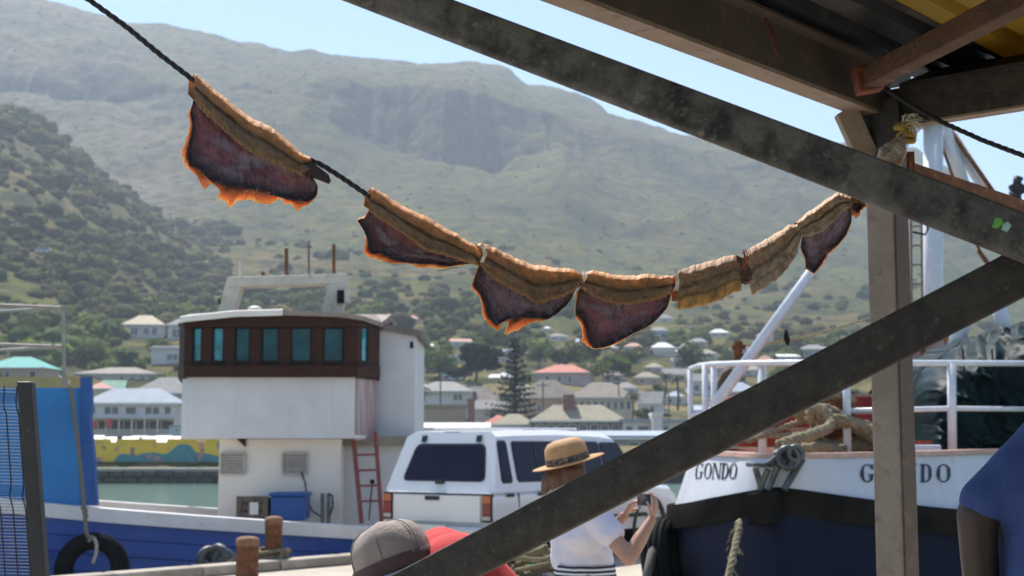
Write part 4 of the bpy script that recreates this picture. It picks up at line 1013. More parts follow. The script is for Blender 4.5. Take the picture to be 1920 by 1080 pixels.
# side windows: t along the side, on the sloping cabin wall
def sideq(x0,x1,z0,z1,s_,off,d0=0,d1=0):
    q=lambda x,z:(x,s_*(hw*.985-(z-.93)*((hw*.985-.70)/.67)+off),z)
    return [q(x0,z0),q(x1,z0),q(x1-d1,z1),q(x0+d0,z1)]
for s_ in (-1,1):
    for (x0,x1,z0,z1,d0,d1) in ((.22,.42,1.06,1.54,.05,.0),(.55,1.48,1.07,1.53,.0,.0),(1.6,2.5,1.07,1.53,0,0),(2.58,3.32,1.06,1.52,0,.34)):
        a=MB(); rslab(a,sideq(x0-.02,x1+.02,z0-.02,z1+.02,s_,.007,d0,d1),sideq(x0-.02,x1+.02,z0-.02,z1+.02,s_,-.02,d0,d1),.06); a.build('window_seal',m_trim,car,world=False)
        a=MB(); rslab(a,sideq(x0,x1,z0,z1,s_,.012,d0,d1),sideq(x0,x1,z0,z1,s_,-.02,d0,d1),.05); wo_=a.build('side_window',m_tint,car,world=False)
    a=MB(); a.hexa(sideq(.99,1.02,1.08,1.52,s_,.018),sideq(.99,1.02,1.08,1.52,s_,-.0)); a.build('window_bar',m_trim,car,world=False)
    for x_ in (.32,.98,2.2,3.0):
        a=MB(); a.box((x_,s_*(hw+.012),.90),(.14,.03,.04)); a.build('door_handle',m_trim,car,world=False,bevel=.01)
    for x_ in (.5,1.54,2.54):
        a=MB(); a.box((x_,s_*(hw+.006),.68),(.008,.02,.48)); a.build('door_seam',m_trim,car,world=False)
    a=MB(); a.box((2.0,s_*(hw+.012),.56),(3.0,.03,.05)); a.build('side_moulding',m_trim,car,world=False)
    for x_ in (.85,3.6):
        wv=MB(); wv.lathe([(.02,-.11),(.20,-.11),(.33,-.11),(.36,-.07),(.36,.07),(.33,.11),(.2,.11),(.02,.11)],(x_,s_*.72,.36),28,Matrix.Rotation(math.pi/2,3,'X')); wo_=wv.build('wheel',m_tyre,car,world=False,smooth=True,angle=40)
        wv=MB(); wv.lathe([(.02,-.02),(.19,-.02),(.20,.02),(.02,.02)],(x_,s_*.835,.36),20,Matrix.Rotation(math.pi/2,3,'X')); wv.build('rim',m_pipe,wo_,world=False)
        wv=MB(); 
        for q in range(13):
            an=math.pi*q/12; wv.box((x_+.42*math.cos(an),s_*(hw+.004),.36+.42*math.sin(an)),(.13,.03,.06),Matrix.Rotation(-(an-math.pi/2),3,'Y'))
        wv.build('wheel_arch',m_trim,car,world=False)
    a=MB(); a.box((3.0,s_*(hw+.10),1.08),(.09,.17,.13)); a.build('mirror',m_trim,car,world=False,bevel=.02)
a=MB(); q=lambda y,x,z:(x,y,z); a.hexa([(3.44,-.70,1.02),(3.44,.70,1.02),(3.06,.58,1.52),(3.06,-.58,1.52)],[(3.46,-.70,1.03),(3.46,.70,1.03),(3.075,.58,1.53),(3.075,-.58,1.53)]); a.build('windscreen',m_tint,car,world=False)
for y_ in (-.45,.45):
    a=MB(); a.tube([(.5,y_,1.71),(2.4,y_,1.72)],.014,6); a.build('roof_rail',m_car,car,world=False)

# ------------------------------------------------------------------ trawler GONDO
m_gwhite = M('trawler_white_paint',(.57,.59,.63),(.50,.52,.56),1.6,.45,c3=(.42,.30,.22),s3=7,lo3=.63,hi3=.8,bump=.5,bscale=4,stretch=(1,1,.45))
m_navy = M('trawler_navy_hull',(.007,.010,.026),(.010,.014,.036),1.5,.75,spec=.15,c3=(.02,.018,.018),s3=6,lo3=.6,hi3=.75)
m_blk = M('black_strake_paint',(.012,.011,.010),(.022,.019,.016),3,.9,spec=.04,c3=(.04,.028,.018),s3=8,lo3=.62,hi3=.75,bump=.4,bscale=12)
m_capr = M('weathered_cap_rail',(.52,.33,.26),(.45,.27,.21),6,.8,c3=(.6,.5,.44),s3=12)
m_gred = M('trawler_red_paint',(.36,.035,.02),(.28,.03,.02),4,.5,c3=(.2,.05,.03),s3=10)
m_ink = M('name_lettering_paint',(.012,.012,.016),rough=.5)
m_tarp = M('green_black_tarpaulin',(.008,.026,.026),(.005,.013,.016),2.2,.5,spec=.09,bump=.6,bscale=7,c3=(.015,.06,.05),s3=3,lo3=.6,hi3=.8)
gs0 = Vector((2.31,12.6,0)); ga = Vector((.45,.893,0)); gn = Vector((-.893,.45,0))
go = thing('trawler','white and navy trawler GONDO moored bow first at the quay','boat',(gs0.x,gs0.y,-2))
def bhalf(t): return 2.1*(1-(1-min(t,4)/4)**2)**.75
def sheer(t): return .84+.29*math.exp(-t/.9)
def gpt(t,s,inset,z): 
    p = gs0+ga*t+gn*(s*max(0,bhalf(t)-inset)); return Vector((p.x,p.y,z))
TS = [0,.015,.03,.05,.08,.11,.15,.2,.25,.32,.4,.5,.6,.72,.85,1.0,1.15,1.3,1.5,1.7,1.9,2.15,2.4,2.7,3,3.5,4,5.5,7,9,11]
def gring(inset0,zf): 
    L=[list(gpt(t,1,inset0*min(1,t/.5),zf(t))) for t in TS[::-1]]; R=[list(gpt(t,-1,inset0*min(1,t/.5),zf(t))) for t in TS[1:]]
    return np.array(L+R)
zt = lambda t:1.38+.02*min(t,2)
rows = np.stack([gring(.20,zt),gring(.10,lambda t:(zt(t)*.5+sheer(t)*.5)),gring(.0,lambda t:sheer(t))])
inr = np.stack([gring(.27,zt),gring(.17,lambda t:(zt(t)*.5+sheer(t)*.5)),gring(.07,lambda t:sheer(t))])
a=MB(); a.slab(rows,inr); a.build('bulwark',m_gwhite,go,smooth=True,angle=40)
rows = np.stack([gring(-.09,lambda t:sheer(t)+.01),gring(-.10,lambda t:sheer(t)-.10),gring(-.07,lambda t:sheer(t)-.22)])
a=MB(); a.slab(rows,np.stack([gring(.1,lambda t:sheer(t)-.0),gring(.1,lambda t:sheer(t)-.1),gring(.12,lambda t:sheer(t)-.21)])); a.build('rubbing_strake',m_blk,go,smooth=True,angle=40)
rows = np.stack([gring(.0,lambda t:sheer(t)-.2),gring(.07,lambda t:.2),gring(.2,lambda t:-.6),gring(.5,lambda t:-1.5),gring(.9,lambda t:-2.6)])
a=MB(); a.grid(rows); a.build('hull',m_navy,go,smooth=True)
a=MB(); dk=gring(.22,lambda t:zt(t)-.16); cL=np.array([list(gs0+ga*max(t,.0)+V(0,0,zt(t)-.10)) for t in TS[::-1]]+[list(gs0+ga*t+V(0,0,zt(t)-.10)) for t in TS[1:]]); a.grid(np.stack([dk,cL])); a.build('deck',m_capr,go)
a=MB(); a.slab(np.stack([gring(.18,lambda t:zt(t)+.045),gring(.17,lambda t:zt(t)+.003)]),np.stack([gring(.34,lambda t:zt(t)+.045),gring(.34,lambda t:zt(t)+.003)])); a.build('cap_rail',m_capr,go)
# bow fender block
bf=MB(); c=[P(1400,924,12.62),P(1452,921,12.42),P(1452,985,12.42),P(1400,985,12.62)]; bf.hexa(c,[p+ga*.6 for p in c]); bf.build('bow_fender',m_blk,go,bevel=.02)
# name in serif letters, following the bulwark
LET={'G':[[('arc',0,0,.5,1,.16,40,330)],[('box',.62,.0,.8,.45)],[('box',.52,.40,.9,.46)]],'O':[[('arc',0,0,.5,1,.17,0,360)]],'N':[[('box',.06,0,.13,1)],[('box',.77,0,.84,1)],[('quad',.06,1,.30,1,.84,0,.60,0)],[('box',0,.94,.2,1)],[('box',.68,.94,.94,1)],[('box',0,0,.2,.05)]],'D':[[('box',.12,0,.30,1)],[('box',0,.95,.42,1)],[('box',0,0,.42,.05)],[('darc',)]]}
def letter(ch):
    polys=[]
    def arc(cx,cy,rx,ry,a0,a1,th,tv):
        n_=26; pts=[]
        for i in range(n_+1):
            an=math.radians(a0+(a1-a0)*i/n_); co,si=math.cos(an),math.sin(an)
            w_=tv+(th-tv)*abs(co)**1.5
            pts.append(((cx+rx*co,cy+ry*si),(cx+(rx-w_)*co,cy+(ry-(tv+.02))*si)))
        for i in range(n_): polys.append([pts[i][0],pts[i+1][0],pts[i+1][1],pts[i][1]])
    if ch=='O': arc(.42,.5,.42,.5,0,360,.19,.04)
    elif ch=='G':
        arc(.42,.5,.42,.5,38,318,.19,.04); polys.append([(.56,.02),(.74,.12),(.74,.42),(.56,.42)]); polys.append([(.46,.39),(.84,.39),(.84,.44),(.46,.44)]); polys.append([(.66,.70),(.75,.70),(.75,.98),(.70,.98)])
    elif ch=='N':
        polys+= [[(.08,0),(.14,0),(.14,1),(.08,1)],[(.78,0),(.84,0),(.84,1),(.78,1)],[(.06,1),(.27,1),(.84,0),(.66,0)],[(0,.95),(.2,.95),(.2,1),(0,1)],[(.68,.95),(.96,.95),(.96,1),(.68,1)],[(0,0),(.24,0),(.24,.05),(0,.05)]]
    elif ch=='D':
        polys+= [[(.10,0),(.29,0),(.29,1),(.10,1)],[(0,.95),(.4,.95),(.4,1),(0,1)],[(0,0),(.4,0),(.4,.05),(0,.05)]]; arc(.36,.5,.46,.5,-90,90,.19,.05)
    return polys
def bulw(t,s,z):
    f_=(zt(t)-z)/max(.01,zt(t)-sheer(t)); ins=.20*(1-f_); p=gs0+ga*t+gn*(s*(bhalf(t)-ins*min(1,t/.5))); return p+V(0,0,z)
def side_t(px,s,z):
    ts=np.linspace(.05,3.2,600); best=min(ts,key=lambda t:abs(960+F*bulw(t,s,z).x/(bulw(t,s,z).y*CP+(z-1.5)*SP)-px)); return float(best)
def put_name(s,spans,ytop,ybot,slant=0):
    for ch,(x0,x1) in zip('GONDO',spans):
        mb=MB()
        for poly in letter(ch):
            vs=[]
            for (u,v) in poly:
                px_=x0+(x1-x0)*u/.84+slant*(v-.5); py=ybot+(ytop-ybot)*v
                t=side_t(px_,s,1.3); p=bulw(t,s,1.3); z=P(px_,py,p.y).z; t=side_t(px_,s,z); p=bulw(t,s,z)
                d=(Vector((0,0,1.5))-p).normalized(); vs.append(p+d*.02)
            mb.add(vs,[(0,1,2,3)])
        o=mb.build('name_letter',m_ink,go); sm=o.modifiers.new('t','SOLIDIFY'); sm.thickness=.004
put_name(-1,[(1614,1640),(1653,1679),(1688,1716),(1726,1748),(1757,1783)],870,904)
put_name(1,[(1304,1318),(1320,1334),(1335,1350),(1352,1366),(1367,1382)],868,897,3)
# rails on the foredeck
m_rail=M('white_rail_paint',(.70,.71,.74),(.62,.63,.66),9,.35,c3=(.4,.24,.16),s3=20,lo3=.7,hi3=.8)
rail=[(1294,692,15.9),(1310,686,15.75),(1335,683,15.5),(1400,681,15.0),(1480,680,14.6),(1590,680,14.2),(1690,681,14.15),(1785,681,14.2),(1990,682,14.6)]
a=MB(); a.tube([P(*q) for q in rail],.03,8); a.build('top_rail',m_rail,go,smooth=True)
rail2=[(1588,770,14.2),(1690,768,14.15),(1785,766,14.2),(1990,768,14.6)]
a=MB(); a.tube([P(*q) for q in rail2],.026,8); a.build('mid_rail',m_rail,go,smooth=True)
a=MB(); a.tube([P(1296,778,15.9),P(1340,772,15.5),P(1420,770,15.0)],.024,8); a.build('mid_rail',m_rail,go,smooth=True)
for (x,y0,y1,D,r_) in ((1294,692,852,15.9,.03),(1322,684,852,15.6,.034),(1338,683,852,15.5,.034),(1428,681,862,14.9,.045),(1587,680,862,14.2,.04),(1784,681,852,14.2,.045)):
    a=MB(); a.tube([P(x,y0,D),P(x+2,y1,D)],r_,8); a.build('rail_post',m_rail,go,smooth=True)
a=MB(); p=P(1294,692,15.9); 
# red hatch coaming and deck gear
for k,(y0,y1,D0,D1) in enumerate(((838,805,15.2,17.4),(803,775,15.9,17.4),(773,742,16.6,17.4))):
    a=MB(); p0=P(1385-k*4,y0,D0); p1=P(1650,y1,D0); a.box2((p0.x,D0,p0.z),(p1.x,D1,p1.z)); a.build('hatch_step',m_gred,go,bevel=.02)
    a=MB(); a.box2((p0.x,D0-.03,p1.z-.012),(p1.x,D0-.002,p1.z+.02)); a.build('hatch_edge',m_capr,go)
# forestay tube and mast
a=MB(); a.tube([P(1338,762,15.3),P(1742,205,18.3)],.062,10); a.build('forestay_pipe',m_rail,go,smooth=True)
a=MB(); m0=P(1748,860,18.3); m1=P(1750,222,18.3); a.tube([m0,m1],.125,14); a.build('mast',m_rail,go,smooth=True)
a=MB(); a.box2(P(1700,224,18.1),P(1762,242,18.5)); a.build('mast_head',M('grey_paint',(.32,.34,.38),(.28,.3,.33),4,.6),go)
for (x0,y0,x1,y1,D1,r_,mt) in ((1762,228,2050,660,19.6,.07,m_rail),(1770,240,1815,380,18.6,.10,m_rail),(1780,240,2000,560,18.0,.03,m_rust),(1763,265,1840,480,18.2,.02,m_rust),(1763,268,1763,640,18.2,.025,m_ropeg),(1790,250,1905,440,18.7,.03,m_rail),(1915,440,1770,600,18.6,.018,m_ropeg),(1835,470,1900,560,18.9,.03,m_rust)):
    a=MB(); a.tube([P(x0,y0,18.35),P(x1,y1,D1)],r_,8); a.build('rigging_strut',mt,go,smooth=True)
for (x0,y0,x1,y1,r_) in ((1783,640,1822,545,.10),(1890,600,1868,560,.09)):
    a=MB(); a.tube([P(x0,y0+40,17.2),P(x1,y1,17.2)],r_,12); a.build('vent_pipe',m_rail,go,smooth=True)
# mast ladder
for dx in (1708,1728):
    a=MB(); a.tube([P(dx,412,17.9),P(dx+2,690,17.9)],.016,6); a.build('ladder_stile',m_ropeg,go)
for k in range(7):
    a=MB(); a.tube([P(1708,425+k*36,17.9),P(1729,424+k*36,17.9)],.012,6); a.build('ladder_rung',m_ropeg,go)
a=MB(); a.tube([P(1712,435,17.8),P(1735,440,17.8),P(1740,430,17.8),P(1738,410,17.8)],.014,6); a.build('ladder_hoop',m_black,go)
# windlass and davit
wm=[(1384,640,1384,700,.05,m_rust),(1372,650,1398,650,.03,m_rust),(1376,668,1396,668,.03,m_rust),(1378,690,1392,690,.05,m_rust)]
for (x0,y0,x1,y1,r_,mt) in wm:
    a=MB(); a.tube([P(x0,y0,16.4),P(x1,y1,16.4)],r_,8); a.build('windlass_bar',mt,go)
a=MB(); a.tube([P(1372,694,16),P(1360,702,16),P(1350,722,16),P(1344,745,16),P(1342,770,16)],.05,8); a.build('davit_arm',M('olive_iron',(.12,.09,.05),(.08,.06,.04),8,.8),go,smooth=True)
# anchor fairlead at the stem
m_fl=M('dark_steel_fairlead',(.05,.055,.055),(.10,.11,.11),10,.4,metal=.4,c3=(.4,.42,.42),s3=18,lo3=.66,hi3=.74)
a=MB(); a.box2(P(1412,868,12.5),P(1462,875,12.9)); a.build('fairlead_plate',m_fl,go,bevel=.01)
for (x0,y0,x1,y1) in ((1416,875,1428,918),(1458,875,1440,918),(1440,880,1425,918),(1455,845,1478,880),(1480,838,1500,870),(1440,872,1482,838),(1462,876,1500,836),(1470,918,1505,860)):
    a=MB(); a.tube([P(x0,y0,12.5),P(x1,y1,12.55)],.03,6); a.build('fairlead_bar',m_fl,go)
for (x,y,r_) in ((1478,858,.09),(1492,850,.06)):
    a=MB(); torus(a,P(x,y,12.45),r_,.022,Matrix.Rotation(math.pi/2,3,'X'),20,8); a.build('chain_link',m_fl,go,smooth=True)
for (x,y) in ((1540,858),(1552,855),(1533,862),(1562,860)):
    a=MB(); torus(a,P(x,y,13.2),.03,.012,Matrix.Rotation(x,3,'X'),14,6); a.build('shackle',m_fl,go,smooth=True)
# life raft canister with red bands
a=MB(); a.box2(P(1690,850,13.9),V(P(1766,834,13.9).x,14.5,P(1766,834,13.9).z)); lr=a.build('locker',m_gwhite,go,bevel=.02)
for (x0,x1) in ((1712,1722),(1730,1748)):
    a=MB(); a.box2(P(x0,833,13.95),V(P(x1,826,13.95).x,14.3,P(x1,826,13.95).z)); a.build('red_strap',m_gred,lr)
for (x0,y0,x1,y1,mt,lab) in ((1722,605,1735,690,m_rust,'post'),(1768,625,1785,660,M('orange_iron',(.45,.2,.04),(.3,.12,.03),8,.8),'hook')):
    a=MB(); a.tube([P(x0,y0,17.6),P(x1,y1,17.6)],.04,8); a.build('deck_'+lab,mt,go)
a=MB(); a.box2(P(1712,640,17.9),P(1770,740,18.15)); a.build('winch_housing',M('pink_paint',(.52,.36,.34),(.44,.3,.28),4,.6),go)
# floodlight on far right
fl_=thing('floodlight','dark floodlight cluster on a post at the right edge','lamp',tuple(P(1908,420,17)))
a=MB(); a.tube([P(1906,460,17),P(1908,345,17)],.05,8); a.build('post',m_trim,fl_)
for (x,y,r_) in ((1908,338,.06),(1900,352,.05),(1914,355,.07),(1904,366,.08)):
    a=MB(); a.lathe([(.01,-.05),(r_,-.04),(r_*.7,.06),(.01,.08)],tuple(P(x,y,17)),12,Matrix.Rotation(1.2+x*.1,3,'Y')); a.build('lamp_head',m_trim,fl_,smooth=True)
a=MB(); a.prism([P(1893,352,17),P(1904,356,17),P(1902,368,17)],(0,0,0),(0,.05,0)); a.build('bracket',m_pipe,fl_)
# mooring line between mast rigging with a dark tag
ml=thing('washing_line','thin yellow line strung behind the brace with a dark float','rope',tuple(P(1500,640,17)))
a=MB(); a.tube([P(1386,650,16.4),P(1500,634,16.8),P(1620,600,17.2),P(1740,560,17.6)],.012,6); a.build('line',M('yellow_line',(.5,.4,.2),(.42,.33,.16),20,.8),ml)
a=MB(); a.tube([P(1473,618,16.7),P(1475,636,16.7),P(1478,648,16.7)],[.02,.04,.01],8); a.build('float',m_black,ml,smooth=True)
# tarpaulin covered gear
tp=thing('tarpaulin_heap','large dark green tarpaulin lashed over gear on the trawler','tarpaulin',tuple(P(1830,850,15.4)))
prof=np.array([(1700,735),(1712,706),(1726,688),(1752,676),(1770,672),(1792,654),(1812,650),(1832,630),(1852,628),(1870,612),(1888,616),(1902,604),(1925,612),(1960,602),(2040,612)],float)
nu,nv=130,80; pxs=np.linspace(1702,2040,nu); ytop=np.interp(pxs,prof[:,0],prof[:,1]); Gt=np.zeros((nv,nu,3))
for j in range(nu):
    for i in range(nv):
        v=i/(nv-1); y_=ytop[j]+(852-ytop[j])*v; D=15.7-.95*math.sin(min(1,v*3.2)*math.pi/2)-.25*v+(.9 if pxs[j]<1760 else 0)*max(0,(1760-pxs[j])/60)**1.5
        Gt[i,j]=list(P(pxs[j],y_,D))
nz_=fbm(Gt[:,:,0]*2.2,Gt[:,:,2]*1.6,4,77); fold=np.abs(fbm(Gt[:,:,0]*4.5+Gt[:,:,2],Gt[:,:,2]*.8,3,78)); ridge=1-np.abs(fbm(Gt[:,:,0]*2.6+Gt[:,:,2]*2.2,Gt[:,:,2]*2.4-Gt[:,:,0],4,83))*2.2; Gt[:,:,1]+=.22*nz_-.16*fold-.16*np.clip(ridge,0,1)**3; Gt[:,:,2]+=.05*fbm(Gt[:,:,0]*5,Gt[:,:,2]*5,3,84); Gt[0,:,2]+=.05*fbm(pxs*.08,pxs*0,3,79)
Gb=Gt.copy(); Gb[:,:,1]=np.maximum(Gt[:,:,1]+.3,17.4); Gb[0]=Gt[0]+np.array([0,.9,-.05])
a=MB(); a.slab(Gt,Gb); a.build('cover',m_tarp,tp,smooth=True)
a=MB()
for px_ in (1805,1860): strand_rope(a,[P(px_,655,14.5),P(px_+4,700,14.3),P(px_+12,720,14.3)],.012,2)
a.build('lashing',m_black,tp)
# rope heap on the bow
hp=thing('rope_heap','heap of thick tan mooring rope piled on the trawler bow','rope',tuple(P(1560,850,14.0)))
hr=random.Random(3)
for k in range(13):
    cx_=1560+hr.uniform(-45,50); cy_=838-6*k+hr.uniform(-4,4); R=hr.uniform(.14,.32); tilt=Matrix.Rotation(hr.uniform(-.5,.5),3,'X')@Matrix.Rotation(hr.uniform(-.4,.4),3,'Y')
    c0=P(cx_,cy_,14.3+hr.uniform(-.2,.5)); pts=[c0+tilt@Vector((R*1.2*math.cos(q),R*math.sin(q)*.8,.03*math.sin(3*q+k))) for q in np.linspace(0,5.6+hr.random(),22)]
    a=MB(); strand_rope(a,pts,.05,3,.3,6,.06); a.build('coil',m_ropet,hp,smooth=True)
a=MB(); strand_rope(a,[P(1460,835,12.9),P(1500,822,13.2),P(1552,805,13.7),P(1562,790,13.9),P(1545,765,13.9),P(1530,757,14.0),P(1515,775,14.0),P(1520,790,14.1)],.055,3,.3,6,.06); a.build('bight',m_ropet,hp,smooth=True)
a=MB(); strand_rope(a,[P(1400,828,15.0),P(1460,805,14.7),P(1515,785,14.4)],.035,3,.22,6,.05); strand_rope(a,[P(1400,818,15.1),P(1460,816,14.7),P(1520,812,14.3)],.03,3,.22,6,.05); a.build('slack_line',m_ropet,hp,smooth=True)
a=MB(); a.tube([P(1575,820,14.6),P(1572,735,14.6)],.16,14); a.build('bollard_post',m_rust,hp)
# bow mooring line and side fenders
mo=thing('mooring_line','weedy mooring rope hanging down from the trawler stem','rope',tuple(P(1380,980,12.4)))
a=MB(); strand_rope(a,[P(1386,978,12.45),P(1384,1000,12.3),P(1376,1035,12.1),P(1364,1090,11.9),P(1350,1160,11.7)],.035,3,.2,6,.05); a.build('strand',m_ropet,mo,smooth=True)
a=MB()
for k in range(26):
    y_=985+k*4; c0=P(1386-(y_-980)*.2,y_,12.35)+Vector((hr.gauss(0,.035),-.03,hr.gauss(0,.02))); a.tube([c0,c0+Vector((hr.gauss(0,.03),-.02,-.04))],.008,4)
a.build('weed',M('sea_weed',(.25,.22,.1),(.16,.15,.07),20,.9),mo)
tyre('tyre_fender','black tyre fender on the left flank of the trawler',P(1246,1050,14.9),.30,.13,Matrix.Rotation(math.radians(68),3,'Z')@Matrix.Rotation(math.radians(84),3,'X'))
sp=thing('leaning_pole','grey weathered pole leaning beside the trawler tyre','pole',tuple(P(1210,1090,14.4)))
a=MB(); a.tube([P(1207,1110,14.2),P(1222,1040,14.5),P(1240,985,14.9)],.05,8); a.build('shaft',M('grey_weathered_wood',(.17,.15,.12),(.1,.09,.075),8,.9,bump=.4,bscale=30),sp,smooth=True)

# ------------------------------------------------------------------ quay side things
def bollard(px,yt,yb,D,r,label):
    p=P(px,yb,D); h=(yb-yt)/F*D; t=thing('bollard',label,'bollard',(p.x,p.y,0),0,'rusty pipe bollards on the quay edge')
    h=P(px,yt,D).z
    a=MB(); a.lathe([(r*1.02,0),(r*1.0,h*.25),(r*.98,h*.6),(r,h-.10)],(p.x,p.y,0),24); a.build('pipe',m_rust,t,smooth=True)
    a=MB(); a.lathe([(r*1.03,h-.10),(r*1.06,h-.05),(r*.95,h-.015),(r*.55,h),(.001,h+.005)],(p.x,p.y,0),24); a.build('cap',M('pale_rust_cap',(.30,.17,.09),(.2,.09,.045),14,.9,bump=.3,bscale=40),t,smooth=True)
    return t
bollard(463,1006,1090,16.2,.125,'nearer rusty bollard with domed cap')
bollard(512,968,1062,18.0,.108,'farther rusty bollard with rope wrapped round its foot')
rb_=thing('rope_coil','frayed tan rope wound round the foot of the farther bollard','rope',tuple(P(515,1060,18)))
c0=P(512,1062,18.0)
for k in range(4):
    a=MB(); R=.15+.02*(k%2); pts=[Vector((c0.x+R*1.15*math.cos(q),c0.y+R*math.sin(q),.04+.055*k+.02*math.sin(2*q+k))) for q in np.linspace(0,6.1,26)]; strand_rope(a,pts,.03,3,.18,6,.04); a.build('turn',m_ropet,rb_,smooth=True)
a=MB(); strand_rope(a,[P(530,1050,17.9),P(540,1030,17.9),P(536,1024,17.9),P(528,1040,17.85),P(520,1058,17.8)],.03,3,.18,6,.04); a.build('loose_turn',m_ropet,rb_,smooth=True)
hose=thing('hose','thin grey line lying along the quay edge by the bollards','hose',tuple(P(400,1076,17)))
a=MB(); a.tube([P(340,1079,17.0),P(400,1070,17.4),P(440,1064,17.7),P(500,1062,17.75),P(560,1053,18.3),P(640,1046,19.0)],.02,6); a.build('line',m_ropeg,hose)
# cluster of black rubber fenders
fd=thing('rubber_fenders','crumpled black rubber fenders lying at the quay edge','fender',tuple(P(412,1060,17.6)))
fr_=random.Random(5)
for k in range(5):
    a=MB(); c0=P(392+k*9,1058-fr_.uniform(2,16),17.55); torus(a,c0,.09+.03*fr_.random(),.045,Matrix.Rotation(fr_.uniform(.9,1.7),3,'X')@Matrix.Rotation(fr_.uniform(-.7,.7),3,'Y'),22,8,.8); a.build('ring',M('grey_black_rubber',(.05,.055,.06),(.1,.1,.1),12,.5),fd,smooth=True)
a=MB(); strand_rope(a,[P(380,1056,17.5),P(400,1060,17.4),P(425,1056,17.4),P(440,1048,17.4)],.02,3); a.build('lashing',m_ropeg,fd)
# coiled rope and net on the quay
cn=thing('rope_pile','low pile of beige coiled rope behind the diagonal brace','rope',tuple(P(1000,1075,15.5)))
for k in range(9):
    a=MB(); R=.22+.05*fr_.random(); cx_=P(990+fr_.uniform(-22,26),1070,15.4).x; cy_=15.4+fr_.uniform(-.3,.3); z_=.05+.045*k
    pts=[Vector((cx_+R*1.3*math.cos(q),cy_+R*math.sin(q),z_+.04*math.sin(2*q+k))) for q in np.linspace(0,6.2,24)]; strand_rope(a,pts,.03,3,.16,6,.045); a.build('coil',m_ropet,cn,smooth=True)
nt=thing('net_bundle','small bundle of green net on the rope pile','net',tuple(P(1012,1050,15.6)))
a=MB()
for k in range(60):
    c0=P(1012+fr_.gauss(0,9),1052+fr_.gauss(0,5),15.55+fr_.gauss(0,.08)); a.tube([c0,c0+V(fr_.gauss(0,.05),fr_.gauss(0,.05),fr_.gauss(0,.03)),c0+V(fr_.gauss(0,.08),fr_.gauss(0,.08),fr_.gauss(0,.04))],.008,4)
a.build('mesh',M('green_net',(.06,.28,.18),(.04,.18,.12),20,.8),nt)
tyre('quay_tyre','black tyre standing behind the rope pile near the woman',P(940,1058,16.6),.27,.10,Matrix.Rotation(math.radians(86),3,'X'),'tyres standing on the quay')
0 and tyre('quay_tyre','black tyre between the woman and the trawler',P(1236,1040,16.4),.27,.11,Matrix.Rotation(math.radians(86),3,'X')@Matrix.Rotation(.4,3,'Y'),'tyres standing on the quay')

# mesh fence at the left edge
fn=thing('mesh_fence','black steel fence post with fine welded mesh at the left edge','fence',tuple(P(75,1080,6.0)))
m_fp=M('black_fence_paint',(.012,.012,.013),(.02,.019,.018),9,.5,c3=(.2,.2,.19),s3=16,lo3=.72,hi3=.78)
p0=P(49,716,5.95); p1=P(79,1120,5.95); p2=p1+(p1-p0)*1.6
a=MB(); t_=(p2-p0).normalized(); u_=V(1,0,0); q=lambda c:[c+V(-.03,-.03,0),c+V(.03,-.03,0),c+V(.03,.03,0),c+V(-.03,.03,0)]; a.hexa(q(p0),q(p2)); a.build('post',m_fp,fn,bevel=.006)
m_wire=M('fence_wire',(.11,.145,.20),(.14,.175,.23),20,.5,metal=.2); m_wireb=M('fence_wire_dark',(.012,.014,.02),rough=.5)
L_=(p2-p0).length; ax=(p0-p2).normalized()
def fold(s):     # V shaped folds pressed into the panel
    d=0
    for c_ in (.09,.47,.95,1.45): d=max(d,max(0,.05-abs(s-c_))/.05*.03)
    return d
for k in range(11):
    base=p0+V(-.04-.052*k,.0,.012*k*.3); a=MB(); pts=[]
    s=0.02
    while s<L_: pts.append(base-ax*s+V(0,-fold(s),0)); s+=.03
    a.tube(pts,.0032,5); a.build('wire',m_wireb,fn)
a=MB(); s=.03; k=0
while s<L_-.05:
    c0=p0-ax*s+V(-.03,.004-fold(s),0); a.tube([c0,c0+V(-.58,0,.012)],.0019,4,caps=False); s+=.0135
o=a.build('cross_wires',m_wire,fn); o['kind']='stuff'

# ------------------------------------------------------------------ steel shelter the camera stands under
def steel(nm,c1,c2,c3,sc_=5,**k): return M(nm,c1,c2,sc_,.62,metal=.15,c3=c3,s3=sc_*3.2,bump=.25,bscale=50,**k)
m_stA=steel('mottled_dark_steel',(.125,.12,.11),(.022,.022,.024),(.21,.195,.16),15,lo=.40,hi=.62,lo3=.56,hi3=.76)
m_stB=steel('brown_black_steel',(.048,.042,.036),(.024,.022,.020),(.11,.098,.082),24,lo=.42,hi=.62,lo3=.6,hi3=.74)
m_stC=steel('brown_painted_steel',(.085,.062,.046),(.06,.045,.035),(.11,.08,.06),4)
m_stP=steel('grey_brown_post_steel',(.29,.25,.205),(.22,.185,.15),(.13,.095,.068),5,lo3=.56,hi3=.8)
m_fl2=steel('tan_bounce_steel',(.27,.21,.165),(.22,.17,.13),(.15,.1,.075),6)  # tan knee brace steel; on the beam flanges its paleness is painted bounce light
m_dk=steel('dark_roof_steel',(.03,.03,.031),(.022,.022,.024),(.05,.05,.052),4)
m_rst=M('flaky_rust_bar',(.12,.06,.038),(.075,.042,.03),9,.9,bump=.9,bscale=45,stretch=(1,1,1),c3=(.19,.13,.10),s3=30,lo3=.58,hi3=.72)
sh=thing('steel_shelter','dark steel shelter frame with diagonal braces and tin roof in the foreground','shelter',(1.2,4.9,0))
def beam(p0,p1,prof,up=None):
    p0=Vector(p0); p1=Vector(p1); t=(p1-p0).normalized(); up=Vector(up) if up else V(0,0,1); up=(up-t*up.dot(t)).normalized(); sd=t.cross(up)
    if sd.y>0: sd=-sd          # positive side faces the viewer
    a=MB(); poly=[sd*s+up*h for s,h in prof]; a.prism(poly,p0,p1); return a
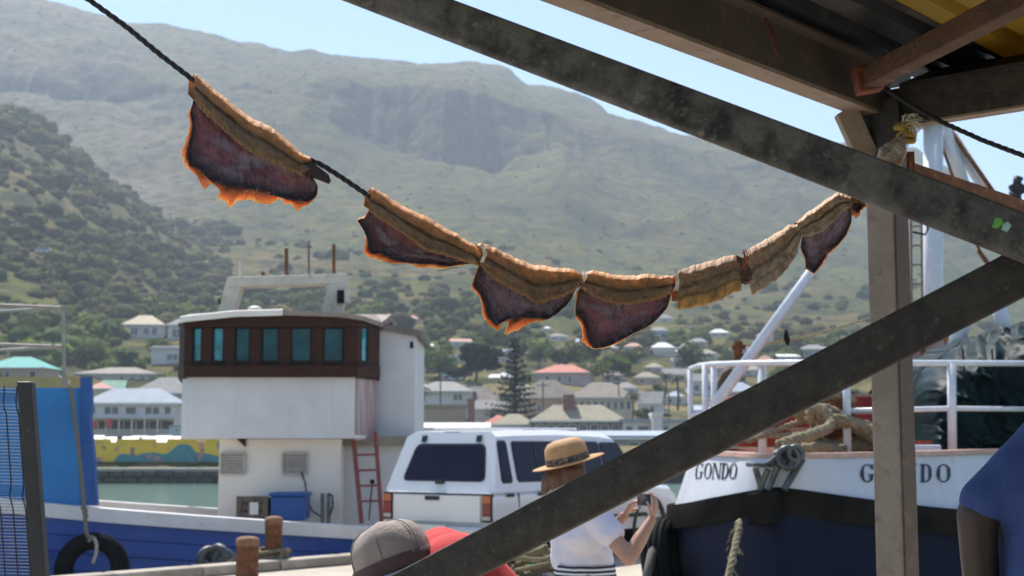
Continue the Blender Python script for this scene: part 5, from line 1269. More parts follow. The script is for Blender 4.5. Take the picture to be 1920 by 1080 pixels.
def rrect(w,h,r=.01,rb=None,n=4):
    rb=rb if rb is not None else r; out=[]
    for (cx_,cy_,a0,rr) in ((w/2-r,h/2-r,0,r),(-w/2+r,h/2-r,90,r),(-w/2+rb,-h/2+rb,180,rb),(w/2-rb,-h/2+rb,270,rb)):
        for i in range(n+1):
            an=math.radians(a0+90*i/n); out.append((cx_+rr*math.cos(an),cy_+rr*math.sin(an)))
    return out
# post: box column, corner towards the viewer
S1=Vector((.75,-.66,0)); S2=Vector((.66,.75,0)); PC=P(1664,450,4.93); PC.z=0
hs_=.052
a=MB(); pr=[S1*x*hs_+S2*y*hs_ for x,y in ((-1,-1),(1,-1),(1,1),(-1,1))]; a.prism(pr,(PC.x,PC.y,0),(PC.x,PC.y,2.66)); a.build('post',m_stP,sh,bevel=.008)
a=MB(); pr=[S1*x*hs_+S2*y*hs_*.93 for x,y in ((1.02,-1),(1.10,-1),(1.10,1),(1.02,1))]; a.prism(pr,(PC.x,PC.y,.02),(PC.x,PC.y,2.64)); a.build('post_shade_plate',steel('shaded_brown_plate',(.13,.085,.06),(.10,.066,.046),(.17,.12,.085),4),sh,bevel=.003)  # added plate: rustier brown plus the right face's shade, put into its colour
# base plate on the quay
a=MB(); a.box((PC.x,PC.y,.008),(.26,.26,.016),Matrix.Rotation(math.atan2(S1.y,S1.x),3,'Z')); a.build('base_plate',m_stP,sh)
A0=P(742,0,2.62); A1=P(1920,447,2.22); d=(A1-A0); A0b=A0-d*.75; A1b=A1+d*.12
beam(A0b,A1b,rrect(.034,.0725,.004,.0125)).build('diagonal_brace',m_stA,sh,smooth=True,angle=50)['label']='mottled brace falling to the right'
B0=P(960,1006,2.60); B1=P(1905,516,2.30); d=B1-B0; B0b=B0-d*1.05; B1=B1+d*.1
beam(B0b,B1,rrect(.04,.0735,.004,.0095)).build('diagonal_brace',m_stB,sh,smooth=True,angle=50)['label']='dark brace rising to the right'
# roof beams
zC=2.64; c0=Vector((PC.x,PC.y,zC))-S1*.02; c1=c0-S2*5.2; dC=(c1-c0)
CB=P(1597,216,4.9); cdir=(P(1010,0,3.606*(zC-1.5)/1.14)-CB); cdir.z=0; cdir.normalize()
C0=Vector((CB.x,CB.y,zC))-cdir*.12; C1=C0+cdir*9.3
sdC=Vector((cdir.y,-cdir.x,0)); sdC = sdC if sdC.x>0 else -sdC   # to the right, inside
a=MB(); a.prism([sdC*0,sdC*.085,sdC*.085+V(0,0,.012),V(0,0,.012)],C0,C1); a.build('beam_flange',m_fl2,sh)
a=MB(); a.prism([sdC*.078+V(0,0,.0121),sdC*.09+V(0,0,.0121),sdC*.09+V(0,0,.155),sdC*.078+V(0,0,.155)],C0,C1); a.build('roof_beam',m_stC,sh)
a=MB(); a.prism([-sdC*.012+V(0,0,.012),-sdC*.002+V(0,0,.012),-sdC*.002+V(0,0,.16),-sdC*.012+V(0,0,.16)],C0,C1); a.build('fascia_sheet',m_dk,sh)
a=MB(); a.prism([sdC*.0781+V(0,0,.1551),sdC*.14+V(0,0,.1551),sdC*.14+V(0,0,.165),sdC*.0781+V(0,0,.165)],C0,C1); a.build('beam_flange',m_stC,sh)
d0=Vector((PC.x,PC.y,2.592))-S1*.05-S2*.02; d1=d0+S1*3.6
a=MB(); a.prism([V(0,0,0),S2*.06,S2*.06+V(0,0,.008),V(0,0,.008)],d0,d1); a.build('beam_flange',m_fl2,sh)
a=MB(); a.prism([V(0,0,.0081),S2*.01+V(0,0,.0081),S2*.01+V(0,0,.135),V(0,0,.135)],d0,d1); a.build('roof_beam',m_stB,sh)
a=MB(); a.prism([V(0,0,.1351),S2*.012+V(0,0,.1351),S2*.3+V(0,0,.25),S2*.29+V(0,0,.26),V(0,0,.15)],d0+S1*.12,d1); a.build('eave_board',m_dk,sh)
k0=P(1588,204,4.84); k1=P(1646,332,4.9)
a=bar(k0,k1,.078,.05); a.build('knee_brace',m_fl2,sh,bevel=.004)
a=MB(); a.box(Vector((PC.x,PC.y,2.56))-S2*.06,(.17,.012,.26),Matrix.Rotation(math.atan2(S1.y,S1.x),3,'Z')); a.build('gusset_plate',m_dk,sh)
# rusty members
f0=P(1618,153,4.62); f1=P(1940,-14,3.74)
beam(f0,f1+(f1-f0)*.5,rrect(.06,.07,.006)).build('rusty_purlin',m_rst,sh,smooth=True,angle=50)
a=MB(); t_=(f1-f0).normalized(); a.box(f0+t_*.03,(.085,.07,.088),Matrix.Rotation(-.2,3,'Y')); a.build('rusty_bracket',M('red_rust',(.17,.05,.025),(.1,.035,.02),14,.9,bump=.6,bscale=40),sh,bevel=.006)
g0=P(1703,324,4.98); g1=P(2010,424,5.9); beam(g0,g1,[(.0,-.04),(.006,-.04),(.006,.04),(.0,.04)]).build('rusty_angle',m_rust,sh)
beam(g0+V(0,0,-.0401),g1+V(0,0,-.0401),[(-.05,-.006),(.006,-.006),(.006,0),(-.05,0)]).build('rusty_angle',m_rust,sh)
a=MB(); a.box2(P(1697,284,4.99),P(1710,330,5.03)); a.build('angle_stub',m_rust,sh)
# tin roof sheets with trapezoid ribs running along the beam
RZ=2.832; e2r=-cdir; e1r=sdC; R0=Vector((C0.x,C0.y,RZ))+e1r*.0
def sheet(b0,b1,a0,a1,mat,name,dz=0):
    prof=[]; p_=.166; b=b0
    while b<b1-1e-6:
        for (q,h_) in ((0,0),(.095,0),(.112,.032),(.148,.032)):
            if b+q<b1: prof.append((b+q,h_))
        b+=p_
    prof.append((b1,0)); G=np.array([[list(R0+e1r*bb+e2r*aa+V(0,0,h_+dz)) for bb,h_ in prof] for aa in (a0,a1)]); a=MB(); a.slab(G,G+np.array([0,0,.0016])); return a.build(name,mat,sh)
m_tin=M('dark_tin',(.035,.037,.04),(.025,.027,.03),2,.45,metal=.6,c3=(.07,.075,.08),s3=6)
m_yel=bpy.data.materials.new('yellow_fibreglass'); m_yel.use_nodes=True
n=m_yel.node_tree.nodes; l=m_yel.node_tree.links; b=n['Principled BSDF']; b.inputs['Base Color'].default_value=(.34,.23,.03,1); b.inputs['Roughness'].default_value=.5
tl=n.new('ShaderNodeBsdfTranslucent'); tl.inputs[0].default_value=(.22,.14,.015,1); mxs=n.new('ShaderNodeMixShader'); mxs.inputs[0].default_value=.4
l.new(b.outputs[0],mxs.inputs[1]); l.new(tl.outputs[0],mxs.inputs[2]); l.new(mxs.outputs[0],n['Material Output'].inputs[0])
sheet(-.10,.42,-9.5,.34,m_tin,'roof_sheet'); sheet(.40,1.10,-9.5,.30,m_yel,'translucent_sheet',.005); sheet(1.08,1.9,-9.5,.34,m_tin,'roof_sheet'); sheet(1.88,2.7,-9.5,.34,m_tin,'roof_sheet',.004); sheet(3.48,4.3,-9.5,.34,m_tin,'roof_sheet',.004); sheet(4.28,5.2,-9.5,.34,m_tin,'roof_sheet'); sheet(2.68,3.5,-9.5,.34,m_tin,'roof_sheet')
# sticker
a=MB(); c0=P(1873,426,2.2); t_=(A1-A0).normalized(); up_=(V(0,0,1)-t_*t_.z).normalized(); sd_=t_.cross(up_); sd_=sd_ if sd_.y<0 else -sd_
cA=A0+(A1-A0)*((c0-A0).dot(t_)/(A1-A0).length)+sd_*.0172
for (poly,mt) in (([(-.022,-.018),(-.006,-.016),(.004,.004),(-.008,.016),(-.024,.012)],M('sticker_green',(.02,.38,.08),(.2,.5,.05),60,.4)),([(.006,-.014),(.024,-.016),(.028,.008),(.012,.014),(.004,.002)],M('sticker_white',(.6,.7,.7),(.2,.5,.45),60,.4))):
    a=MB(); a.prism([t_*x*.52+up_*(y*.52+.006) for x,y in poly],cA,cA+sd_*.001); a.build('sticker',mt,sh)
# red cord hanging from the beam
rc=thing('red_cord','short dark red cord hanging from the roof beam','cord',tuple(P(1440,40,4.1)))
a=MB(); strand_rope(a,[P(1434,34,4.08),P(1446,58,4.07),P(1450,80,4.07),P(1461,102,4.07)],.006,2); strand_rope(a,[P(1448,52,4.07),P(1453,80,4.065),P(1459,100,4.06)],.004,2); a.build('strand',M('red_cord_fibre',(.11,.025,.02),(.07,.02,.015),40,.9),rc)

# ------------------------------------------------------------------ ropes and dried fish
def FD(px): return 3.95+(px-300)/1340*.68
m_blackrope=M('black_poly_rope',(.008,.009,.012),(.016,.018,.022),60,.55,bump=.5,bscale=200)
fl=thing('fish_line','long black rope carrying the dried fish','rope',tuple(P(365,150,FD(365))))
pl=[(-120,-170),(60,-70),(165,-2),(240,52),(300,102),(365,152),(470,222),(572,288),(596,304),(640,332),(690,366),(712,378),(790,418),(900,468),(1000,502),(1090,524),(1180,528),(1270,528),(1340,514),(1395,496),(1450,456),(1500,424),(1560,385),(1620,340),(1660,296),(1692,244)]
hid=lambda x: 1 if (372<x<585 or x>705) else 0
a=MB(); strand_rope(a,[P(x,y+9*hid(x),FD(x)+.012+.014*hid(x)) for x,y in pl],.0085,3,.075,6,.012); a.build('strand',m_blackrope,fl,smooth=True)
r2=thing('guy_rope','black twisted rope from the post top to the right edge','rope',tuple(P(1655,165,4.7)))
a=MB(); strand_rope(a,[P(1652,160,4.72),P(1700,192,4.66),P(1760,226,4.58),P(1840,262,4.48),P(1925,294,4.38),P(2050,330,4.2)],.0085,3,.075,6,.012); a.build('strand',m_blackrope,r2,smooth=True)
tf=thing('rope_tuft','frayed yellow and white rope ends knotted round the post','rope',tuple(P(1705,240,4.8)))
a=MB(); fr2=random.Random(9)
for k in range(70):
    c0=P(1698+fr2.uniform(-8,8),238+fr2.uniform(-14,16),4.76); e=c0+V(fr2.uniform(-.005,.05),fr2.uniform(-.03,.01),fr2.uniform(-.02,.025)); a.tube([c0,(c0+e)/2+V(0,0,.012),e],.0011,4)
a.build('white_fibres',M('white_fibre',(.7,.68,.6),(.6,.56,.45),40,.8),tf)
a=MB()
for k in range(6): torus(a,P(1697+fr2.uniform(-4,4),232+k*6,4.78),.026,.010,Matrix.Rotation(fr2.uniform(-.4,.4),3,'X')@Matrix.Rotation(fr2.uniform(-.4,.4),3,'Y'),18,6)
a.build('knot',M('ochre_rope',(.36,.24,.05),(.25,.17,.04),40,.9,bump=.5,bscale=150),tf,smooth=True)

m_flesh=M('dried_flesh',(0,0,0),c2=(.20,.11,.05),scale=26,lo=.45,hi=.75,rough=.55,attr='Col',c3=(.44,.27,.13),s3=42,lo3=.62,hi3=.80,bump=.45,bscale=70,sss=.35,srad=(.011,.0042,.0014),spec=.35)
m_flap=M('dark_belly_skin',(0,0,0),c2=(.04,.022,.028),scale=30,lo=.5,hi=.7,rough=.34,attr='Col',c3=(.36,.25,.29),s3=34,lo3=.54,hi3=.80,bump=1.0,bscale=60,stretch=(1,1,.45),sss=.12,srad=(.006,.0015,.001),spec=.5)
m_frng=M('orange_translucent_fat',(.80,.40,.14),(.55,.20,.05),60,.32,attr='Col',lo=.5,hi=.75,sss=.7,srad=(.010,.0048,.0018),c3=(.90,.66,.36),s3=110,lo3=.58,hi3=.72,bump=.5,bscale=150)
m_tie=M('white_tie_string',(.7,.66,.55),(.55,.5,.4),60,.7)
def rs(poly,n):
    p=np.array(poly,float); d=np.r_[0,np.cumsum(np.hypot(*np.diff(p,axis=0).T))]; s=np.linspace(0,d[-1],n); return np.stack([np.interp(s,d,p[:,0]),np.interp(s,d,p[:,1])],-1)
def smooth2(p,k=2):
    for _ in range(k): p=np.concatenate([p[:1],(p[:-2]+2*p[1:-1]+p[2:])/4,p[-1:]])
    return p
def toW(a2,dd):
    """(…,2) pixels + depth offsets (m, towards viewer negative) -> world"""
    sh_=a2.shape[:-1]; out=np.zeros(sh_+(3,))
    px=a2[...,0]; py=a2[...,1]; D=FD(px)+dd; cyy=(540-py)/F; y=CP-cyy*SP; z=SP+cyy*CP
    out[...,0]=(px-960)/F/y*D; out[...,1]=D; out[...,2]=CAM.z+z/y*D; return out
def solid(name,Gf,th,cols,mat,parent,smooth=True):
    Gb=Gf.copy(); Gb[...,1]+=th; a=MB(); a.slab(Gf,Gb); o=a.build(name,mat,parent,smooth=smooth)
    if cols is not None:
        c=np.concatenate([cols.reshape(-1,3)]*2); ca=o.data.color_attributes.new('Col','FLOAT_COLOR','POINT'); c4=np.ones((len(c),4),np.float32); c4[:,:3]=c; ca.data.foreach_set('color',c4.reshape(-1))
    return o
def lerpc(stops,v):
    xs=[s[0] for s in stops]; return np.stack([np.interp(v,xs,[s[1][k] for s in stops]) for k in range(3)],-1)
TAN=[(0,(.80,.40,.16)),(.12,(.74,.28,.07)),(.27,(.50,.20,.07)),(.40,(.28,.15,.068)),(.50,(.07,.045,.028)),(.56,(.19,.125,.075)),(.8,(.26,.165,.09)),(1,(.40,.21,.08))]
PALE=[(0,(.58,.34,.18)),(.14,(.50,.28,.15)),(.24,(.42,.28,.18)),(.4,(.36,.27,.19)),(.5,(.10,.07,.05)),(.56,(.34,.27,.2)),(.75,(.38,.31,.235)),(.78,(.16,.12,.09)),(.82,(.38,.31,.235)),(1,(.42,.33,.24))]
GREY=[(0,(.35,.28,.23)),(.5,(.33,.30,.27)),(1,(.40,.36,.32))]
def tr(z,pts): x0,y0,k=z; return [(x0+x/k,y0+y/k) for x,y in pts]
Z1=(320,120,3.6); Z2=(650,330,5.4); Z3=(860,430,4.696); Z4=(1060,470,5.4); Z5=(1240,340,4.155); Z6=(1560,160,3.857)
def fish(label,z,T,S,B=None,Fr=None,stops=TAN,seed=0,beads=True,purple=(.10,.042,.052),edge=(.022,.014,.02),rear=True,gdep=.011,ragged=1.0):
    r=np.random.RandomState(seed); T=tr(z,T); S=tr(z,S); n=90; m=26
    t=thing('dried_fish',label,'fish',tuple(P(T[0][0],T[0][1],FD(T[0][0]))),0,'split dried fish hanging along the rope')
    Tp=smooth2(rs(T,n),3); Sp=smooth2(rs(S,n),2)
    u=np.linspace(0,1,n); v=np.linspace(0,1,m)
    Tp[:,1]+=2.6*fbm(u*16+seed,u*0,4,seed)+1.2*fbm(u*60+seed,u*0,2,seed+50); Sp[:,1]+=2.0*fbm(u*26+seed,u*0+3,3,seed+1)
    G2=Tp[None]*(1-v)[:,None,None]+Sp[None]*v[:,None,None]
    prof=.030*np.clip(1-v/.17,0,1)**1.5-.013*np.sin(np.clip(v*1.12,0,1)*math.pi*.62)+0*v-.004*np.exp(-((v-.93)/.07)**2)
    gc=.5+.05*fbm(u*6+seed,u*0,3,seed+70); gv=np.exp(-((v[:,None]-gc[None])/.045)**2); dd=(gdep*(.5+.9*np.abs(fbm(u*9,u*0+seed,3,seed+71))))[None]*gv+.0035*fbm(u[None]*4+seed,v[:,None]*16,3,seed+72)+.007*fbm(u[None]*5+seed,v[:,None]*2,3,seed+73)+prof[:,None]*(np.sin(np.clip(u,0.03,.97)*math.pi)**.35)[None]+.004*fbm(u[None]*9+seed,v[:,None]*5,3,seed+3)+.0018*np.sin(u*n*1.6)[None]*np.clip((v-.55)/.3,0,1)[:,None]
    Gf=toW(G2,dd); jit=np.clip(1+.45*fbm(u[None]*26+seed*7,v[:,None]*7,4,seed+4),.4,1.7); vv=np.clip(v[:,None]-gc[None]+.5+.05*fbm(u[None]*7,v[:,None]*3,3,seed+8),0,1)
    cols=lerpc(stops,vv)*jit[...,None]
    th=(.017*np.sin(np.clip(v,.06,.96)*math.pi)**.6)[:,None]+np.zeros((1,n)); solid('fillet',Gf,th,cols,m_flesh,t)
    if rear:   # the other half, folded over the rope and hanging behind
        vb=np.linspace(0,1,12); ext=(Tp-Sp).mean(0)*0; L=.78
        G2b=Tp[None]*(1-vb*L)[:,None,None]+Sp[None]*(vb*L)[:,None,None]; G2b[...,0]-=(2+9*(1-u[None])**3)*np.clip(vb[:,None]*3,0,1); G2b[...,1]+=vb[:,None]*3*fbm(u[None]*16,vb[:,None]*2,3,seed+40)
        db=.040+.016*np.sin(vb*math.pi*.6)[:,None]+.004*fbm(u[None]*8+9,vb[:,None]*4,3,seed+6); cb=lerpc([(0,(.7,.34,.12)),(.3,(.6,.24,.07)),(1,(.34,.16,.07))],np.broadcast_to(vb[:,None],(12,n)))
        solid('rear_fillet',toW(G2b,db),np.full((12,n),.009),cb,m_flesh,t)
    if B is not None:
        Bp=smooth2(rs(tr(z,B),n),1); Sq=Sp.copy(); Sq[:,1]-=5; G2=Sq[None]*(1-v)[:,None,None]+Bp[None]*v[:,None,None]
        dd=-.004+.010*np.sin(v*math.pi)[:,None]+.010*fbm(u[None]*5+seed,v[:,None]*3,4,seed+11)-.016*v[:,None]*np.sin(u*math.pi)[None]+.0035*np.abs(fbm(u[None]*24,v[:,None]*4+u[None]*6,3,seed+13))
        ed=np.clip(np.maximum(np.maximum((v[:,None]-.62)/.3,(.10-u[None])/.10),(u[None]-.93)/.07),0,1)
        nzc=np.clip(.5+1.3*fbm(u[None]*9+v[:,None]*3,v[:,None]*4+seed,4,seed+15),0,1); pu=np.array(purple)*1.55; bl=np.array([.24,.20,.24]); rd=np.array([.36,.09,.06])
        c=pu*(.22+nzc[...,None]*1.7); c=c*(1-.4*np.clip(nzc-.5,0,1)[...,None])+bl*(np.clip(.5-nzc,0,1)*1.7)[...,None]; hot=np.clip(fbm(u[None]*5+3,v[:,None]*4,3,seed+17)*2-.35,0,1)*(1-v[:,None]); c=c*(1-hot[...,None])+rd*hot[...,None]
        c=c*(1-ed[...,None])+np.array(edge)*ed[...,None]
        solid('belly_flap',toW(G2,dd),np.full((m,n),.005),c,m_flap,t)
    if Fr is not None:
        nf=240; Bf=rs(tr(z,B),nf); Ff=rs(tr(z,Fr),nf); uf=np.linspace(0,1,nf); dirv=Ff-Bf; ln=np.hypot(dirv[:,0],dirv[:,1])[:,None]+1e-6
        jag=(np.abs(fbm(uf*70+seed,uf*0,2,seed+20))*9-2+3*r.uniform(-.5,1,nf)**3)*ragged; Ff=Ff+dirv/ln*np.minimum(jag,11)[:,None]*np.clip(ln/8,0,1)
        wv_=np.clip(.62+.9*fbm(uf*11+seed,uf*0+5,3,seed+80),.12,1.15); wv_=np.where(ln[:,0]>9,np.maximum(wv_,.75),wv_); Ff=Bf+(Ff-Bf)*wv_[:,None]; Bf=Bf-dirv/ln*4.0; vf=np.linspace(0,1,6); G2=Bf[None]*(1-vf)[:,None,None]+Ff[None]*vf[:,None,None]
        dd=.003+.006*fbm(uf[None]*18,vf[:,None]*3,3,seed+22)+.01*(vf**2)[:,None]*fbm(uf[None]*6,vf[:,None],2,seed+25)-.014*np.sin(uf*math.pi)[None]
        solid('fat_fringe',toW(G2,dd),np.broadcast_to((.0055-.0035*vf)[:,None],(6,nf)).copy(),lerpc([(0,(.10,.025,.012)),(.3,(.30,.08,.02)),(.6,(.66,.27,.06)),(1,(.88,.52,.20))],np.broadcast_to(vf[:,None],(6,nf)))*np.clip(1+.4*fbm(uf[None]*30,vf[:,None]*2,3,seed+60),.5,1.4)[...,None],m_frng,t)
    if beads:   # row of rib ends along the lower edge of the fillet
        a=MB(); nb_=34
        for k in range(2,nb_-1):
            i=int(k/nb_*(n-1)); q=Sp[i]; w=toW(np.array([q[0],q[1]-1.2]),np.array(-.028)); a.capsule(Vector(w)+V(0,0,.004),.0030,Vector(w)+V(.001,-.001,-.003),.0022,7,h=2)
        a.build('rib_ends',M('rib_bone',(.34,.20,.08),(.26,.15,.06),60,.5,sss=.2,srad=(.006,.003,.001)),t,smooth=True)
    return t
f1=fish('leftmost largest dried fish with ragged orange fringe hanging below',Z1,[(163,65),(240,120),(300,180),(420,270),(560,370),(680,430),(800,520),(870,590),(945,632)],
  [(155,240),(230,330),(330,420),(430,510),(540,590),(660,650),(780,710),(870,745),(935,720)],
  [(150,260),(132,330),(150,420),(130,520),(110,600),(122,682),(200,720),(270,790),(400,830),(560,845),(700,890),(800,915),(930,932),(985,890),(990,820),(965,770)],
  [(140,280),(112,340),(125,420),(95,520),(55,610),(80,695),(180,760),(210,830),(290,818),(345,870),(300,935),(400,945),(460,932),(560,950),(670,970),(735,912),(775,955),(820,950),(850,1010),(890,965),(945,938),(992,895),(997,825),(970,775)],seed=1,purple=(.115,.045,.055))
tl_=tr(Z1,[(930,655),(960,665),(1065,745),(1080,785),(1065,806),(985,775),(915,745)]); a=MB(); w_=[Vector(toW(np.array(q),np.array(-.012))) for q in tl_]; a.prism([v_ for v_ in w_],(0,0,0),(0,.012,0)); o=a.build('tail',M('tail_skin',(.022,.014,.016),(.05,.02,.015),40,.5,bump=.4,bscale=120),f1)
f2=fish('second dried fish from the left, just below the bare rope',Z2,[(255,115),(330,150),(450,220),(560,300),(680,360),(760,385),(860,440),(970,510),(1080,570),(1180,630),(1290,690),(1360,765)],
  [(225,350),(300,410),(420,490),(540,560),(650,640),(760,730),(860,770),(1000,800),(1150,850),(1290,890),(1345,912)],
  [(225,345),(180,430),(105,450),(160,530),(210,640),(215,740),(260,790),(340,780),(440,840),(600,880),(760,890),(900,890),(1030,915),(1130,900),(1210,890)],
  [(215,335),(150,410),(85,445),(150,540),(190,650),(180,720),(150,780),(220,840),(330,870),(430,890),(560,890),(650,910),(760,930),(860,945),(950,962),(1080,945),(1160,915),(1215,890)],seed=2,ragged=.35,purple=(.09,.04,.045))
f3=fish('third dried fish with notched orange lower edge',Z3,[(165,125),(210,115),(300,160),(420,210),(540,270),(660,310),(780,325),(900,340),(1010,345),(1060,385)],
  [(190,320),(260,390),(350,460),(450,520),(560,575),(690,650),(780,635),(880,600),(980,560),(1070,505)],
  [(175,335),(150,420),(125,500),(190,570),(240,680),(250,770),(330,850),(440,785),(500,800),(560,770),(680,780),(780,795),(870,740),(950,670),(1000,600),(1012,548)],
  [(155,350),(130,430),(112,510),(165,570),(205,670),(195,770),(260,860),(350,915),(400,850),(440,810),(415,900),(430,935),(540,880),(640,830),(780,798),(870,744),(955,673),(1004,603),(1016,550)],seed=3,ragged=.35,purple=(.095,.06,.075))
f4=fish('fourth dried fish with broad purple flap and black tip',Z4,[(170,225),(240,200),(380,205),(470,240),(600,250),(700,250),(820,240),(960,250),(1095,258)],
  [(155,380),(240,430),(330,480),(430,520),(540,548),(660,540),(780,515),(900,490),(1000,465),(1080,440)],
  [(145,390),(130,480),(110,560),(100,640),(170,700),(210,790),(220,880),(280,990),(380,985),(480,950),(600,890),(700,830),(800,790),(880,740),(960,660),(1030,580),(1068,470)],
  [(115,410),(105,510),(80,610),(110,680),(165,760),(180,860),(165,930),(210,980),(300,998),(400,988),(500,958),(610,903),(720,842),(810,800),(890,750),(965,668),(1034,586),(1072,474)],seed=4,ragged=.3,purple=(.125,.05,.062))
f5=fish('fifth dried fish, a narrow folded fillet without dark flap',Z5,[(125,705),(250,660),(380,620),(500,590),(560,572),(612,600)],[(128,1002),(220,985),(340,968),(450,925),(540,880),(625,845)],
  stops=[(0,(.55,.30,.14)),(.2,(.34,.2,.11)),(.38,(.24,.17,.10)),(.44,(.05,.035,.025)),(.5,(.26,.19,.11)),(.64,(.30,.21,.12)),(.70,(.12,.07,.03)),(.76,(.48,.30,.11)),(1,(.55,.33,.11))],seed=5,beads=False,gdep=.006)
qd=tr(Z5,[(585,575),(650,605),(700,690),(708,765),(625,802),(600,740)]); a=MB(); a.prism([Vector(toW(np.array(q),np.array(-.004))) for q in qd],(0,0,0),(0,.012,0)); a.build('dark_end',M('raw_dark_flesh',(.05,.016,.01),(.11,.03,.015),30,.4,bump=.5,bscale=90,sss=.2,srad=(.01,.002,.001)),f5)
f6=fish('sixth dried fish, a pale grooved fillet before the last flap',Z5,[(655,555),(700,510),(790,470),(890,410),(980,350),(1088,328)],[(705,885),(800,830),(900,768),(1000,660),(1062,560),(1098,410)],stops=PALE,seed=6,beads=False,gdep=.006)
f7=fish('seventh dried fish with bluish purple flap beside the post',Z5,[(1052,312),(1130,250),(1220,190),(1300,130),(1375,88),(1500,120)],[(1100,430),(1170,425),(1260,390),(1340,320),(1410,245),(1490,190)],
  [(1085,515),(1130,600),(1130,670),(1190,720),(1250,640),(1290,560),(1370,500),(1440,420),(1480,320),(1485,210)],[(1076,530),(1118,610),(1108,685),(1186,732),(1262,648),(1325,560),(1378,506),(1446,425),(1485,322),(1490,212)],stops=PALE,seed=7,ragged=.3,beads=False,purple=(.14,.10,.13))
f8=fish('small dark fish end with orange tip hidden behind the brace',Z5,[(1470,90),(1540,80),(1620,95)],[(1490,165),(1540,165),(1592,180)],[(1490,170),(1492,230),(1530,245),(1580,195),(1592,182)],[(1482,180),(1480,270),(1515,305),(1580,232),(1612,190)],seed=8,beads=False,ragged=.2,purple=(.03,.02,.025))
f9=fish('grey dried fish tied at the top of the post',Z6,[(300,600),(345,450),(430,400),(525,345)],[(440,660),(500,590),(542,480),(532,385)],stops=GREY,seed=9,beads=False,gdep=.004,rear=False)
# string ties between the fish
for k,(x,y0,y1) in enumerate(((1095,510,528),(1268,505,545),(1396,470,506),(906,458,492))):
    ty=thing('string_tie',('white string knot between third and fourth fish','white string tie between fourth and fifth fish','dark string tie between fifth and sixth fish','thin string tie between second and third fish')[k],'string',tuple(P(x,y0,FD(x)-.03)),0,'ties between the fish')
    a=MB(); rr_=random.Random(k)
    for q in range(4):
        a.tube([P(x+rr_.uniform(-4,4),y0-2,FD(x)-.02),P(x+rr_.uniform(-7,7),(y0+y1)/2,FD(x)-.038),P(x+rr_.uniform(-6,6),y1,FD(x)-.03)],.0016,5)
    a.tube([P(x-5,y0+4,FD(x)-.036),P(x+2,y0+9,FD(x)-.042),P(x+7,y0+3,FD(x)-.036)],.002,5); a.build('string',m_tie if k!=2 else m_rustred,ty)

# ------------------------------------------------------------------ people
def fuse(mb,name,mat,parent,voxel=.008,sm=6,smooth_f=.5):
    o=mb.build(name,mat,parent)
    md=o.modifiers.new('r','REMESH'); md.mode='VOXEL'; md.voxel_size=voxel
    s_=o.modifiers.new('s','SMOOTH'); s_.factor=smooth_f; s_.iterations=sm
    bpy.context.view_layer.update(); dg=bpy.context.evaluated_depsgraph_get(); me=bpy.data.meshes.new_from_object(o.evaluated_get(dg)); o.modifiers.clear(); old=o.data; o.data=me; bpy.data.meshes.remove(old)
    me.name=name
    if not me.materials: me.materials.append(mat)
    me.polygons.foreach_set('use_smooth',[True]*len(me.polygons)); return o
def hand(mb,w,k,side,s=1.0,curl=.6,normal=None):
    """palm from wrist w towards k, fingers curling to 'normal'; side = thumb direction"""
    w=Vector(w); k=Vector(k); ax=(k-w).normalized(); nrm=Vector(normal).normalized(); nrm=(nrm-ax*nrm.dot(ax)).normalized(); sd=ax.cross(nrm); 
    if sd.dot(Vector(side))<0: sd=-sd
    for q in (-1.5,-.5,.5,1.5): mb.capsule(w,.016*s,w+ax*.085*s+sd*q*.019*s,.0125*s,10)
    for q,L in ((1.5,.070),(.5,.08),(-.5,.074),(-1.5,.056)):
        b=w+ax*.088*s+sd*q*.0195*s; d=ax.copy(); pts=[b]
        for j,f_ in enumerate((.45,.32,.23)):
            d=(d*math.cos(curl*(.5+.4*j))+nrm*math.sin(curl*(.5+.4*j))).normalized(); pts.append(pts[-1]+d*L*f_*s)
        for j in range(3): mb.capsule(pts[j],(.0092-.0008*j)*s,pts[j+1],(.0085-.001*j)*s,8,h=3)
    b=w+ax*.03*s+sd*.028*s; m1=b+(ax*.5+sd*.8+nrm*.3).normalized()*.035*s; m2=m1+(ax*.8+sd*.2+nrm*.55).normalized()*.032*s; mb.capsule(b,.014*s,m1,.0105*s,8); mb.capsule(m1,.0105*s,m2,.008*s,8)
m_skin=M('sunlit_skin',(.42,.24,.16),(.37,.2,.13),14,.5,sss=.12,srad=(.01,.004,.002)); m_skind=M('dark_skin',(.045,.027,.02),(.035,.02,.016),14,.45)
m_shirt=M('white_cotton',(.68,.66,.74),(.62,.60,.69),5,.9,bump=.3,bscale=18); m_hair=M('brown_hair',(.13,.06,.03),(.075,.035,.02),60,.5,stretch=(1,1,.08),bump=.6,bscale=120,c3=(.24,.13,.07),s3=90)
m_straw=M('tan_felt_hat',(.50,.29,.14),(.43,.24,.105),10,.85,bump=.25,bscale=90)
